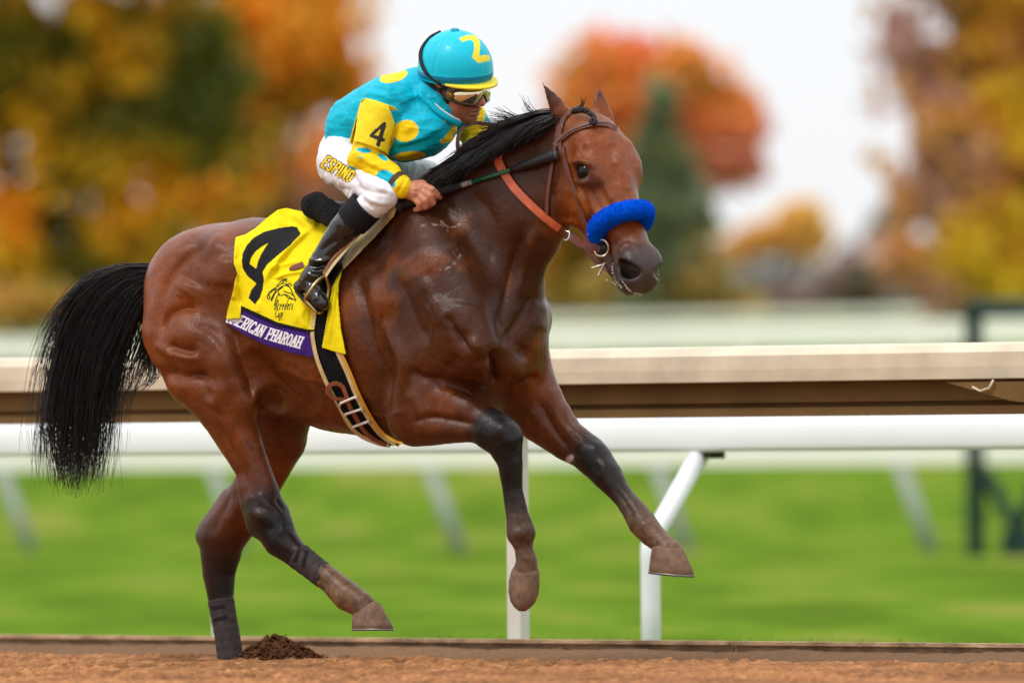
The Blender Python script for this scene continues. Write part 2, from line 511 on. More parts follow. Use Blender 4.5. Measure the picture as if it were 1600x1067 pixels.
tag(mk('turf_grass', Vg, np.arange(gn * 3).reshape(-1, 3), M_blade, None, False, np.repeat(gc, 3, 0)), kind='stuff', label='green grass of the turf course standing behind the wooden kerb')

# ---- kerb of weathered boards
M_kerb = mat('weathered_board', lin(172, 142, 112), 0.9, 0.15, var=(9, 0.45), bump=(60, 0.6, 0.01, (1, 1, 4)))
kp = line_pt(KERB_D, 300, 0.0)
kerb = thing('wooden_kerb', kp, 'long low kerb of weathered grey brown boards between the dirt and the turf', 'kerb')
for i in range(-14, 12):
    s0, s1 = i * 1.83 + .35, i * 1.83 + 1.83 + .344
    mb = MB(); c = TD * (s0 + s1) / 2 + ND * (KQ + 0.018)
    g2 = np.random.default_rng(100 + i)
    hz = (KTOP + 0.12) / 2; c[2] = KTOP - hz + g2.normal(0, 0.0015)
    mb.box(c, [TD, ND, [0, 0, 1]], [(s1 - s0) / 2, 0.018, hz])
    mb.build('plank', M_kerb, kerb, False)
    if -3 < i < 3:
        mb = MB(); c = c + 0; c[2] = KTOP - 0.004; mb.box(c - ND * 0.012, [TD, ND, [0, 0, 1]], [(s1 - s0) / 2 - .003, 0.034, 0.006]); mb.build('cap_board', M_kerb, kerb, False)

# ---- rails
M_cream = mat('cream_rail', lin(214, 200, 176), 0.5, 0.3, var=(7, 0.14), bump=(25, .08, .01))
M_brown = mat('rail_shade_brown', lin(112, 86, 50), 0.8, 0.2, var=(5, 0.15), bump=(40, .2, .01))  # underside of the cream rail; its shade is put into this brown
M_white = mat('white_rail', lin(236, 238, 240), 0.45, 0.45, var=(3, 0.03))
M_post = mat('cream_post', lin(222, 214, 204), 0.5, 0.4, var=(9, .06))
M_dark = mat('dark_bracket', lin(52, 44, 34), 0.7, 0.3)


def rail_run(mb, d0, prof, s0=-60.0, s1=14.0, z0=0.0):
    o = np.array([0, d0 - DIST, z0])
    mb.extrude(prof, (o + TD * s0, -ND, np.array([0, 0, 1.0])), (o + TD * s1, -ND, np.array([0, 0, 1.0])))


R1 = 26.3
zt, zf, zb = zrow(549, R1), zrow(601, R1), zrow(655, R1 + .1)
near = thing('running_rail', line_pt(R1, 785, -0.05), 'cream topped running rail with shade coloured brown on its underside beside the dirt track, right behind the horse', 'rail')
mb = MB()
rail_run(mb, R1, [(0, zf), (0.004, zf + .04), (.003, zt - .027), (-.022, zt - .002), (-.030, zt), (-.10, zt + .006), (-.16, zt - .02), (-.175, zf + .02), (-.168, zf + .02), (-.155, zt - .03), (-.10, zt - .012), (-.03, zt - .020), (-.014, zt - .03), (-.012, zf + .003), (-.008, zf - .002)])
mb.build('rail_cover', M_cream, near, False)
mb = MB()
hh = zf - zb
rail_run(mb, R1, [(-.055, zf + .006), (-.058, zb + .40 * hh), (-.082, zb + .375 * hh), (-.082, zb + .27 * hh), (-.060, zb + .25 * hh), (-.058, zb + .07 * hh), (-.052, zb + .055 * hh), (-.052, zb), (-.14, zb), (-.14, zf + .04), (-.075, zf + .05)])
mb.build('rail_shaded_back', M_brown, near, False)  # back panel under the cover, its shade coloured in
for u in (-120, 781, 1660):
    p = line_pt(R1, u, 0, 0.10); mb = MB(); p[2] = (zf + .02 - .15) / 2
    mb.box(p, [TD, ND, [0, 0, 1]], [0.027, 0.028, (zf + .02 + .15) / 2])
    mb.build('post', M_post, near, False)
mb = MB(); p = line_pt(R1, 1572, zf - .012, -.045)
up = np.array([0, 0, 1.0])
q_ = [p - TD * .19, p + TD * .16, p + TD * .16 - up * .075, p + TD * .05 - up * .062]
Vb = np.array([x + ND * k for k in (-.02, .02) for x in q_])
mb.add(Vb, [[0, 1, 2, 3], [7, 6, 5, 4], [0, 4, 5, 1], [1, 5, 6, 2], [2, 6, 7, 3], [3, 7, 4, 0]])
mb.build('bracket', M_brown, near, False)
mb = MB(); c = line_pt(R1, 1545, zf - .01, -.075)
mb.tube([c - TD * .02 - up * .018, c + TD * .01 - up * .032, c + TD * .045 - up * .022, c + TD * .06 + up * .004], .004, 6); mb.build('cable', M_cream, near)

R2 = 28.6
zt, zb = zrow(655, R2), zrow(708, R2)
mid = thing('inner_rail', line_pt(R2, 1083, -.08), 'white inner rail on bent pipe posts between the cream running rail and the turf', 'rail')
mb = MB()
rail_run(mb, R2, [(0, zb), (.006, zb + .02), (.006, zt - .03), (-.004, zt - .01), (-.03, zt), (-.10, zt), (-.125, zt - .02), (-.125, zb)])
mb.build('rail_cover', M_white, mid, True)
for u in (-255, 415, 1083, 1770):
    t_ = line_pt(R2, u, zb + .01, .06); b0 = t_ - ND * .36; b0[2] = -.25
    k_ = b0.copy(); k_[2] = zrow(858, R2 - .2)
    path = [b0, k_ - up * .2] + list(smooth_path([k_ - up * .06, k_ + up * .01, k_ + (t_ - k_) * .10 + up * .03, k_ + (t_ - k_) * .25 + up * .02], 7)) + [t_]
    mb = MB(); mb.tube(path, 0.036, 14); mb.build('post', M_white, mid)
    mb = MB(); mb.box(t_ + TD * .035 - up * .012, [TD, ND, up], [.03, .05, .022]); mb.build('bracket', M_dark, mid, False)

R3 = 66.0
M_pale = mat('pale_far_rail', lin(240, 236, 226), .55, .3)
far = thing('far_rail', line_pt(R3, 700, -.235), 'blurred white rail on leaning posts across the turf, lowest behind the white inner rail', 'rail')
zt, zb = zrow(700, R3), zrow(728, R3)
mb = MB(); rail_run(mb, R3, [(0, zb), (0, zt), (-.08, zt), (-.08, zb)], -40, 30); mb.build('rail_cover', M_pale, far, False)
M_grey = mat('grey_post', lin(150, 156, 148), 0.55, 0.4)
for u in (-340, 20, 350, 690, 1045, 1425, 1790):
    a = line_pt(R3, u - 20, zb); b = line_pt(R3, u + 27, zrow(862, R3)); mb = MB(); mb.tube([a, b], .062, 10); mb.build('post', M_grey, far)

# green timber frame at the far rail
M_green = mat('dark_green_paint', lin(22, 50, 42), 0.6, 0.3, var=(2, .2))
fr = thing('timber_frame', line_pt(63, 1522, -.23), 'tall dark green timber frame with crossed braces standing by the far rail', 'frame')
for u in (1522, 1760):
    mb = MB(); a = line_pt(63, u, -.3); b = line_pt(63, u, zrow(482, 63, u)); mb.tube([a, b], .075, 4); mb.build('post', M_green, fr, False)
mb = MB(); mb.tube([line_pt(63, 1512, zrow(491, 63, 1520)), line_pt(63, 1790, zrow(489, 63, 1790))], .075, 4); mb.build('top_beam', M_green, fr, False)
for (u0, v0), (u1, v1) in (((1530, 735), (1600, 850)), ((1625, 730), (1570, 850)), ((1600, 850), (1620, 870))):
    mb = MB(); mb.tube([line_pt(63, u0, zrow(v0, 63, u0), .05), line_pt(63, u1, zrow(v1, 63, u1), .05)], .065, 4); mb.build('brace', M_green, fr, False)
mb = MB(); mb.box(line_pt(63, 1590, zrow(842, 63, 1590), .06), [TD, ND, up], [.17, .06, .11]); mb.build('foot_block', M_green, fr, False)

# white fences on the far slope
M_fence = mat('pale_fence', lin(246, 243, 236), .6, .3)
for d0, v0, v1, lab in ((104, 514, 547, 'broad pale fence on the far slope, seen just above the running rail'), (136, 494, 505, 'thin pale fence on the far slope, higher and farther than the broad one')):
    fn = thing('board_fence', line_pt(d0, 800, float(turf_z(0, d0 - DIST))), lab, 'fence', 'pale fences on the far slope')
    for i, (a0, a1) in enumerate(((v0, v0 + (v1 - v0) * .46), (v0 + (v1 - v0) * .50, v1))):
        mb = MB(); rail_run(mb, d0, [(0, zrow(a1, d0)), (0, zrow(a0, d0)), (-.06, zrow(a0, d0)), (-.06, zrow(a1, d0))], -30, 30)
        mb.build('board', M_fence, fn, False)
    for u in range(-400, 2100, 260):
        p = line_pt(d0, u, 0, .08); zg = float(turf_z(0, p[1])) - .3; mb = MB(); p[2] = (zrow(v0, d0) + zg) / 2
        mb.box(p, [TD, ND, up], [.06, .05, (zrow(v0, d0) - zg) / 2]); mb.build('post', M_cream, fn, False)


# ---- autumn trees
M_bark = mat('bark', lin(74, 60, 50), 0.95, 0.1, var=(6, .3), bump=(20, .6, .05))
M_leaf = mat('autumn_leaf', rough=0.6, spec=0.25, paint=True)
_b = M_leaf.node_tree.nodes['Principled BSDF']; _nt = M_leaf.node_tree
_tr = _nt.nodes.new('ShaderNodeBsdfTranslucent'); _mx = _nt.nodes.new('ShaderNodeMixShader'); _mx.inputs[0].default_value = .5
_nt.links.new(_nt.nodes['Color Attribute'].outputs['Color'] if 'Color Attribute' in _nt.nodes else [n for n in _nt.nodes if n.bl_idname == 'ShaderNodeVertexColor'][0].outputs['Color'], _tr.inputs['Color'])
_nt.links.new(_b.outputs[0], _mx.inputs[1]); _nt.links.new(_tr.outputs[0], _mx.inputs[2])
_nt.links.new(_mx.outputs[0], [n for n in _nt.nodes if n.bl_idname == 'ShaderNodeOutputMaterial'][0].inputs[0])


def at_px(u, v, d):
    return P(u, v, (d - DIST) * PPM)


def tree(name, label, d, trunk_u, blobs, n, palette, leaf=0.2, gap=0.0, seed=1, trunk_r=0.16, group='autumn trees beyond the turf course', thick=0.8, patch=1.1):
    """blobs: (u, v, ru, rv[, palette shift]) lobes of the crown as seen; each becomes a rounded mass of separate leaves"""
    g = np.random.default_rng(seed); px = d / FPX
    bx = float(at_px(trunk_u, 690, d)[0]); gz = float(turf_z(0, d - DIST)); base = np.array([bx, d - DIST, gz])
    t = thing(name, base, label, 'tree', group)
    cs = np.array([at_px(b[0], b[1], d) for b in blobs]); rs = np.array([(b[2] * px, (b[2] + b[3]) / 2 * px * thick, b[3] * px) for b in blobs])
    cs[:, 1] += g.normal(0, 0.25, len(blobs)) * rs[:, 1]
    wt = rs[:, 0] * rs[:, 2]; wt = wt / wt.sum()
    k = g.choice(len(blobs), int(n * 1.6), p=wt)
    dr = g.normal(0, 1, (len(k), 3)); dr /= np.linalg.norm(dr, axis=1)[:, None]
    pos = cs[k] + dr * rs[k] * (g.random((len(k), 1)) ** .5) * np.where(g.random((len(k), 1)) < .3, 1.28, .95)
    no = fbm(pos[:, 0] * 1.6 / patch, pos[:, 1] * .8, pos[:, 2] * 1.6 / patch, 3)
    keep = no > (-0.28 + gap) + g.normal(0, .06, len(k))
    pos, k = pos[keep][:n], k[keep][:n]; m_ = len(pos)
    a = g.normal(0, 1, (m_, 3)); a /= np.linalg.norm(a, axis=1)[:, None]
    b = np.cross(a, g.normal(0, 1, (m_, 3))); b /= np.linalg.norm(b, axis=1)[:, None]
    sz = leaf * (0.6 + 0.8 * g.random((m_, 1)))
    V = np.stack([pos - a * sz, pos + b * sz * .55, pos + a * sz, pos - b * sz * .55], 1).reshape(-1, 3)
    pal = np.clip(np.array([lin(*c) for c in palette]) * np.array([2.1, 2.05, 2.2]), 0, .93)
    sh = np.array([b_[4] if len(b_) > 4 else 0.0 for b_ in blobs])
    h = np.clip(0.5 + 1.45 * fbm(pos[:, 0] * .9 / patch, pos[:, 1] * .5 + seed, pos[:, 2] * .9 / patch, 3) + sh[k] + g.normal(0, .10, m_), 0, 0.999) * (len(pal) - 1)
    i = h.astype(int); C = pal[i] + (pal[i + 1] - pal[i]) * (h - i)[:, None]
    C = C * (0.75 + .5 * g.random((m_, 1)))
    cr_ = mk('crown', V, np.arange(m_ * 4).reshape(-1, 4), M_leaf, t, False, np.repeat(C, 4, 0)); cr_['kind'] = 'stuff'
    mb = MB(); top = cs[np.argmax(cs[:, 2])]; fork = base + (cs.mean(0) - base) * .45
    mb.tube(smooth_path([base - up * .3, base + (fork - base) * .5 + g.normal(0, .05, 3), fork, (fork + top) / 2 + g.normal(0, .1, 3), top], 10), np.linspace(trunk_r * 1.15, trunk_r * .25, 10), 8)
    mb.build('trunk', M_bark, t)
    for c in cs:
        mb = MB(); s0 = base + (fork - base) * g.uniform(.6, 1.0)
        mb.tube(smooth_path([s0, (s0 + c) / 2 + g.normal(0, .18, 3) + up * .1, c], 7), np.linspace(trunk_r * .45, trunk_r * .12, 7), 6)
        mb.build('limb', M_bark, t)
    return t


OR, GO, OL, GR, BR, MV, RD = (214, 118, 24), (216, 150, 30), (112, 100, 24), (64, 74, 26), (122, 84, 52), (132, 104, 98), (190, 88, 50)
tree('maple_tree', 'large tree of mixed green and gold leaves with a dark trunk at the picture edge', 128, 4,
     [(40, 80, 150, 130), (200, 60, 150, 120, -.1), (90, 230, 150, 110, .1), (250, 200, 140, 110, -.25), (60, 360, 110, 90, .15), (190, 380, 120, 70, -.1), (130, 460, 60, 30, -.1), (300, 120, 90, 100, -.2), (-120, 100, 120, 200), (100, -120, 240, 110), (30, 430, 70, 60, 0)],
     15000, [(70, 74, 24), (92, 88, 28), OL, (150, 116, 28), (200, 140, 30), GO, (222, 138, 30), OR], 0.17, 0.02, 11, .17)
tree('maple_tree', 'orange tree beside the big green and gold one, its bright crown behind the jockey', 140, 480,
     [(470, 40, 115, 95, .15), (400, 130, 110, 90, -.15), (500, 120, 85, 70, .2), (330, 50, 110, 100, 0), (470, -90, 140, 90), (330, 290, 100, 60, .1), (250, 320, 90, 50, .15), (350, 230, 90, 60, -.25)],
     9500, [(140, 112, 34), (176, 120, 30), OR, (224, 136, 40), (226, 140, 50)], 0.17, 0.04, 12, .15)
tree('bare_tree', 'thin mauve brown tree losing its leaves, behind the jockey and the orange crown', 175, 520,
     [(440, 300, 120, 90), (540, 250, 80, 90), (500, 380, 110, 80), (390, 420, 130, 70), (590, 320, 50, 80), (280, 430, 130, 50)],
     8500, [(116, 94, 70), (140, 106, 74), (146, 118, 110), (152, 114, 92), (176, 124, 66)], 0.2, 0.02, 13, .14)
tree('red_maple_tree', 'round orange red tree behind the horse head and the dark conifer', 158, 1020,
     [(960, 130, 90, 70, .15), (1040, 150, 100, 80, .05), (1110, 190, 75, 70, .25), (1150, 210, 40, 60, .3), (985, 100, 50, 40, .25), (1060, 110, 40, 36, .2), (1160, 260, 30, 30, .1), (930, 190, 70, 60, -.2), (1120, 245, 60, 45, .1), (900, 290, 60, 70, -.35), (890, 400, 60, 70, -.55), (1000, 260, 90, 70, -.1), (930, 460, 70, 40, -.6)],
     11500, [(126, 106, 40), (180, 124, 56), (200, 124, 62), (206, 120, 70), (206, 122, 88), (202, 122, 100)], 0.2, 0.02, 14, .16)  # reds paled towards pink to stand in for haze
tree('conifer_tree', 'dark green pointed conifer in front of the orange red tree', 146, 1035,
     [(1032, 165, 20, 44), (1022, 235, 36, 46), (1052, 262, 30, 44), (1028, 318, 50, 54, .1), (1072, 345, 44, 50), (1020, 400, 60, 52, .25), (1082, 425, 54, 48, .1), (1040, 462, 88, 36, .3), (1130, 472, 56, 22, .5), (970, 452, 50, 40, .6)],
     7500, [(80, 94, 72), (92, 102, 74), (104, 112, 78), (150, 130, 74)], 0.19, 0.04, 15, .12)  # greens paled, distance haze put into the leaf colours
tree('small_maple_tree', 'small orange tree standing alone against the sky between the conifer and the tall brown tree', 215, 1225,
     [(1205, 366, 46, 22, .1), (1252, 346, 40, 30, .2), (1172, 380, 36, 16, -.1), (1226, 388, 66, 14, -.2), (1275, 372, 24, 22, 0), (1150, 396, 30, 16, -.3)], 1500, [(150, 126, 90), (186, 142, 84), (206, 150, 76)], 0.24, 0.06, 16, .10)
tree('tall_brown_tree', 'tall sparse brown and gold tree at the edge of the field, above the green frame', 124, 1490,
     [(1450, 60, 90, 80, -.3), (1560, 40, 100, 100, -.15), (1430, 190, 80, 90, -.35), (1530, 190, 90, 80, .0), (1580, 280, 90, 80, .35), (1460, 300, 70, 60, -.3), (1540, 380, 90, 70, .2), (1600, 420, 70, 70, .35), (1420, 420, 60, 60, -.45), (1490, 450, 60, 40, -.4), (1500, -80, 150, 90), (1680, 200, 100, 250)],
     9000, [(158, 132, 124), (156, 126, 104), (160, 124, 76), (176, 136, 58), (208, 154, 50), (216, 160, 50)], 0.17, 0.13, 17, .13)
tree('grey_thicket_tree', 'low grey green bushy tree with bare twigs, left of the tall brown tree', 190, 1370,
     [(1370, 430, 60, 56), (1330, 452, 60, 36), (1280, 472, 80, 20), (1396, 370, 36, 56), (1180, 476, 60, 14)], 3000, [(104, 100, 92), (124, 116, 106), MV, (104, 108, 84)], 0.22, 0.05, 18, .09)
tree('shrub_tree', 'pale gold shrub at the foot of the big green and gold tree', 122, 60, [(60, 478, 70, 32), (150, 488, 90, 22), (260, 478, 90, 28), (-40, 480, 80, 34)], 3600, [OL, (150, 124, 60), (170, 140, 70), (120, 104, 60)], 0.15, -.1, 19, .06)
# far-off wood along the skyline
g = np.random.default_rng(9); n_ = 22000
fx = g.uniform(-110, 110, n_); fy = 296 - DIST + g.normal(0, 4, n_); gz_ = turf_z(fx, fy)
hgt = np.clip(2.0 + 2.0 * fbm(fx * .22, 0 * fx, 0 * fx + 3, 3), .4, 5); fz = gz_ + g.random(n_) * hgt
a = g.normal(0, 1, (n_, 3)); b = np.cross(a, g.normal(0, 1, (n_, 3))); a *= .3 / np.linalg.norm(a, axis=1)[:, None]; b *= .2 / np.linalg.norm(b, axis=1)[:, None]
p = np.stack([fx, fy, fz], 1); Vw = np.stack([p - a, p + b, p + a, p - b], 1).reshape(-1, 3)
pw = np.array([lin(106, 102, 108), lin(110, 108, 100), lin(130, 118, 120), lin(92, 98, 84)]); cw = pw[g.integers(0, 4, n_)] * 1.5
tag(mk('far_wood', Vw, np.arange(n_ * 4).reshape(-1, 4), M_leaf, None, False, np.repeat(cw, 4, 0)), 'low grey wood along the skyline at the end of the fields', kind='stuff')

# ---- clods kicked up beside the planted hoof
M_clod = mat('damp_dirt', lin(88, 56, 34), 0.95, 0.15, var=(60, .3), bump=(90, .6, .006))
def lump(c, r, g):
    th = np.linspace(0, np.pi, 5); n = 6; V = []
    for t in th:
        for j in range(n):
            ph = j / n * 6.283 + t; V.append([math.sin(t) * math.cos(ph), math.sin(t) * math.sin(ph), math.cos(t) * .8])
    V = np.array(V) * r * (0.7 + .6 * g.random((len(V), 1))) + c
    return V, [[i * n + j, (i + 1) * n + j, (i + 1) * n + (j + 1) % n, i * n + (j + 1) % n] for i in range(4) for j in range(n)]


mb = MB(); g = np.random.default_rng(31); c0 = P(432, 1028, 0.0); c0[2] = -.012
m1 = np.linspace(-1, 1, 60)
mx_, my_ = np.meshgrid(m1, m1, indexing='ij'); rr_ = np.hypot(mx_, my_)
hz_ = 0.090 * np.clip(1 - rr_, 0, 1) ** .9 * (1 + .5 * fbm(mx_ * 4, my_ * 4, 3, 3)) + .022 * fbm(mx_ * 9, my_ * 9, 1, 3) * sstep(1.05, .5, rr_)
Vm = np.stack([mx_ * .145, my_ * .11, hz_ - .02 * sstep(.8, 1.1, rr_)], -1).reshape(-1, 3) + c0
gi = (np.arange(59)[:, None] * 60 + np.arange(59)[None]).ravel()
mb.add(Vm, np.stack([gi, gi + 60, gi + 61, gi + 1], 1))
for i in range(420):
    a_, r_ = g.random() * 6.28, g.random() ** .6
    c = c0 + np.array([math.cos(a_) * r_ * .17, math.sin(a_) * r_ * .13, .088 * max(0, 1 - r_) ** .9 + .004])
    mb.add(*lump(c, .0035 + .0075 * g.random() ** 2, g))
for i in range(60):
    c = c0 + np.array([g.normal(0, .24), g.normal(0, .2), .006]); mb.add(*lump(c, .003 + .007 * g.random() ** 2, g))
for (u, v) in ((446, 992), (452, 1000), (428, 997), (471, 1003)):
    mb.add(*lump(P(u, v, 10.), .0035, g))
tag(mb.build('dirt_clods', M_clod, None, True), 'small heap of dark damp dirt thrown up beside the planted hind hoof', kind='stuff')
# ================================================================== the racehorse
YAW = math.radians(36)
CY, SY = math.cos(YAW), math.sin(YAW)
TY = math.tan(YAW)
LAT = np.array([-SY, 0.0, -CY])                  # towards the horse's right flank (the side in view)


def B(um, v, l):
    """point of the horse: um = image column of its mid-plane there, v = row, l = pixels out to its right"""
    return np.array([um - SY * l, v, -(um - 250) * TY - CY * l])
def N4(um, v, l, r):
    return (*B(um, v, l), r)
def W_of(u, l):
    """depth of the point seen in column u that lies l pixels right of the mid-plane"""
    return -((u + SY * l) - 250) * TY - CY * l
def I4(u, v, l, r):
    """node from its image position and lateral offset"""
    return (u, v, W_of(u, l), r)


HEADING = np.array([CY, 0.0, -SY])
H_O = np.array([928.0, 172.0, -470.0])
H_A = unit([0.317, 0.80, -0.51]); H_N = unit([0.42, -0.60, -0.68]); H_L = np.cross(H_N, H_A)
if H_L[0] > 0: H_L = -H_L
HAX = np.array([H_A, H_N, H_L])
def HP(x, y, z):
    return H_O + x * H_A + y * H_N + z * H_L


def horse_field():
    xs = np.concatenate([np.arange(196, 840, 3.2), np.arange(840, 1100, 2.4)])
    ys = np.concatenate([np.arange(112, 480, 2.6), np.arange(480, 1046, 3.1)])
    zs = np.concatenate([np.arange(-700, -420, 2.8), np.arange(-420, 170, 4.0)])
    F = Field(xs, ys, zs)
    LF = lambda s: (LAT, s)
    # trunk
    F.chain([N4(354, 466, 0, 119), N4(405, 482, 0, 143), N4(460, 500, 0, 153), N4(545, 518, 0, 160), N4(650, 520, 0, 172), N4(715, 505, 0, 150)], 30, LF(0.78))
    # hind quarters
    for sd in (1, -1):
        F.chain([N4(342, 455, 58 * sd, 92), N4(342, 510, 74 * sd, 80), N4(366, 565, 80 * sd, 70)], 40, LF(0.7))
    F.ell(B(420, 420, 55), (75, 60, 62), None, 40)
    # near thigh, gaskin, hock, cannon
    F.chain([I4(296, 508, 82, 74), I4(318, 572, 92, 69), I4(352, 634, 92, 49), I4(376, 690, 88, 36), I4(395, 732, 84, 29), I4(407, 765, 82, 29)], 22, LF(0.8))
    F.chain([I4(352, 570, 100, 52), I4(372, 610, 100, 44)], 30, LF(0.6))
    F.chain([I4(400, 762, 82, 27), I4(420, 806, 80, 34), I4(438, 843, 78, 28), I4(459, 863, 77, 21.5), I4(489, 886, 74, 19.5), I4(518, 908, 72, 20), I4(543, 931, 70, 24), I4(564, 944, 68, 20.5), I4(574, 953, 66, 20)], 10, LF(0.98))
    F.chain([I4(386, 756, 84, 13), I4(403, 822, 82, 17)], 14)
    # far thigh, gaskin, hock, cannon
    F.chain([I4(430, 600, -80, 80), I4(430, 680, -80, 54), I4(404, 752, -78, 39), I4(384, 795, -76, 37)], 24, LF(0.8))
    F.chain([I4(385, 790, -76, 35), I4(347, 838, -74, 38), I4(345, 862, -74, 33), I4(342, 894, -72, 26.5), I4(345, 935, -70, 20.5), I4(350, 965, -69, 19.5), I4(355, 992, -68, 19.5), I4(361, 1034, -66, 20)], 12, LF(0.98))
    F.chain([I4(358, 776, -76, 12), I4(322, 836, -74, 15)], 18)
    # neck
    F.chain([(908, 245, -462, 62), (866, 274, -440, 77), (796, 335, -390, 107), (738, 400, -340, 132), (690, 440, -300, 140)], 40, (unit([-0.62, 0, -0.78]), 0.50))
    F.chain([(872, 205, -452, 20), (800, 238, -420, 24), (740, 268, -375, 30), (680, 302, -310, 38), (610, 340, -262, 36), (520, 378, -196, 36)], 40)
    # shoulder, chest
    F.chain([I4(640, 330, 55, 40), I4(680, 430, 92, 62), I4(728, 530, 100, 56)], 40, LF(0.7))
    F.chain([I4(776, 440, -84, 50), I4(812, 500, -92, 52)], 40, LF(0.75))
    F.chain([I4(640, 470, 100, 62), I4(652, 560, 106, 50), I4(655, 640, 98, 44)], 26, LF(0.62))
    F.ell(B(775, 545, 40), (52, 66, 52), None, 26)
    F.ell(B(785, 555, -38), (46, 62, 52), None, 26)
    # near foreleg
    F.chain([I4(650, 648, 88, 50), I4(697, 650, 84, 44), I4(733, 657, 80, 34), I4(757, 663, 78, 30), I4(770, 672, 76, 30)], 20, LF(0.8))
    F.chain([I4(768, 672, 76, 31), I4(786, 684, 74, 32), I4(797, 722, 72, 20.5), I4(801, 766, 70, 16), I4(808, 803, 68, 18.5), I4(814, 832, 66, 23.5), I4(818, 856, 64, 14.5), I4(823, 876, 62, 17), I4(822, 892, 60, 21)], 10, LF(0.97))
    # far foreleg
    F.chain([I4(812, 592, -70, 58), I4(847, 650, -72, 44), I4(886, 687, -70, 33.5), I4(914, 704, -68, 29), I4(926, 714, -66, 27)], 22, LF(0.8))
    F.chain([I4(922, 712, -66, 27), I4(934, 724, -66, 26.5), I4(949, 743, -64, 24), I4(965, 765, -63, 18.5), I4(977, 780, -62, 17), I4(988, 794, -61, 19), I4(1003, 816, -60, 22.5), I4(1018, 834, -59, 20), I4(1034, 848, -58, 17.5), I4(1044, 860, -58, 21)], 10, LF(0.97))
    # head, in its own frame: x poll to muzzle, y up out of the face, z to the horse's right
    he = lambda x, y, z, rx, ry, rz, k=14, sub=False, A=None: F.ell(HP(x, y, z), (rx, ry, rz), HAX if A is None else A, k, sub)
    hc = lambda nd, k=12, fl=None, sub=False: F.chain([(*HP(x, y, z), r) for x, y, z, r in nd], k, fl, sub)
    he(52, -42, 0, 72, 50, 46, 30)
    he(86, -80, 0, 82, 54, 36, 20)
    for sd in (1, -1):
        he(96, -82, 29 * sd, 62, 50, 17, 10)
        he(98, -20, 42 * sd, 30, 20, 17, 12)
        hc([(70, -12, 30 * sd, 20), (110, -14, 34 * sd, 12), (140, -34, 35 * sd, 8), (190, -44, 30 * sd, 7)], 14)
    hc([(95, -34, 0, 38), (165, -42, 0, 34), (238, -46, 0, 30)], 24, (H_L, 0.86))
    hc([(40, -18, 0, 26), (120, -18, 0, 22), (250, -34, 0, 16)], 18, (H_L, 1.3))
    hc([(100, -100, 0, 32), (190, -97, 0, 27), (235, -91, 0, 20), (270, -85, 0, 14)], 18, (H_L, 0.95))
    he(266, -46, 0, 40, 32, 31, 16)
    for sd in (1, -1):
        he(272, -30, 21 * sd, 25, 17, 15, 10)
        he(290, -54, 13 * sd, 18, 22, 15, 8)
        he(286, -46, 15 * sd, 20, 20, 17, 12)
        he(291, -58, 9 * sd, 15, 22, 16, 14)
    he(274, -86, 0, 23, 12, 16, 8)
    # ears
    for tip, b0, b1, b2, base in (((848, 130, -476), (860, 149, -474), (869, 164, -472), (877, 180, -470), (886, 204, -464)),
                              ((936, 133, -420), (936, 148, -426), (939, 163, -430), (944, 181, -434), (946, 206, -440))):
        dirx = unit(np.array(base, float) - np.array(tip, float))
        face = unit(np.cross(dirx, H_L)) if tip[0] > 900 else unit(np.array([0.55, 0.1, -0.83]))
        F.chain([(*tip, 1.4), (*b0, 8.0), (*b1, 13.0), (*b2, 16.5), (*base, 18)], 8, (face, 0.5))
        cup = -face * 9 if tip[0] < 900 else face * -9
        cupv = np.array([0.35, 0.0, -0.9]) * 7 if tip[0] > 900 else np.array([0.6, 0.1, 0.75]) * 8
        F.chain([(*(np.array(b0, float) + cupv * .7), 3.0), (*(np.array(b1, float) + cupv), 7.0), (*(np.array(b2, float) + cupv), 7.5)], 4, (face, 0.6), True)
    return F


F_H = horse_field()
# openings: eye sockets, nostrils, mouth, ear cups
for sd in (1, -1):
    F_H.ell(HP(107, -18, 58 * sd), (16, 11, 13), axes3(0.62 * H_A + 0.78 * H_N, H_L * sd), 3, True)
    F_H.ell(HP(284, -36, 26 * sd), (20, 13.5, 22), axes3(H_A + 0.45 * H_N, H_L * sd), 5, True)
F_H.chain([(*HP(236, -66, 34), 1.6), (*HP(268, -68, 24), 2.2), (*HP(292, -66, 12), 2.0), (*HP(296, -66, 0), 2.0), (*HP(292, -66, -12), 2.0), (*HP(268, -68, -24), 2.2)], 4, None, True)
HFRONT = F_H.front()
HV, HQ = F_H.mesh()
# ---- skin relief: muscle edges, folds and tendons as real displacement of the surface (px out of the skin)
HV = laplace(HV, HQ, 2, 0.4)
_b = laplace(HV, HQ, 40, 0.55); _k = (sstep(850, 800, HV[:, 0]) * sstep(640, 570, HV[:, 1]) * sstep(150, 200, HV[:, 1]))[:, None]; HV = HV + (_b - HV) * _k
HN = normals(HV, HQ)


def hfront(u, v):
    """depth of the horse's near surface at image position(s) (u, v), bilinear"""
    gx, gy = F_H.g[0], F_H.g[1]
    u = np.clip(u, gx[0], gx[-2]); v = np.clip(v, gy[0], gy[-2])
    i = np.clip(np.searchsorted(gx, u) - 1, 0, len(gx) - 2); j = np.clip(np.searchsorted(gy, v) - 1, 0, len(gy) - 2)
    s = (u - gx[i]) / (gx[i + 1] - gx[i]); t = (v - gy[j]) / (gy[j + 1] - gy[j])
    q = [HFRONT[i, j], HFRONT[i + 1, j], HFRONT[i, j + 1], HFRONT[i + 1, j + 1]]
    w = [(1 - s) * (1 - t), s * (1 - t), (1 - s) * t, s * t]
    num = sum(np.where(np.isnan(a), 0, a) * b for a, b in zip(q, w)); den = sum(np.where(np.isnan(a), 0, b) for a, b in zip(q, w))
    return np.where(den > 1e-6, num / np.maximum(den, 1e-6), np.nan)


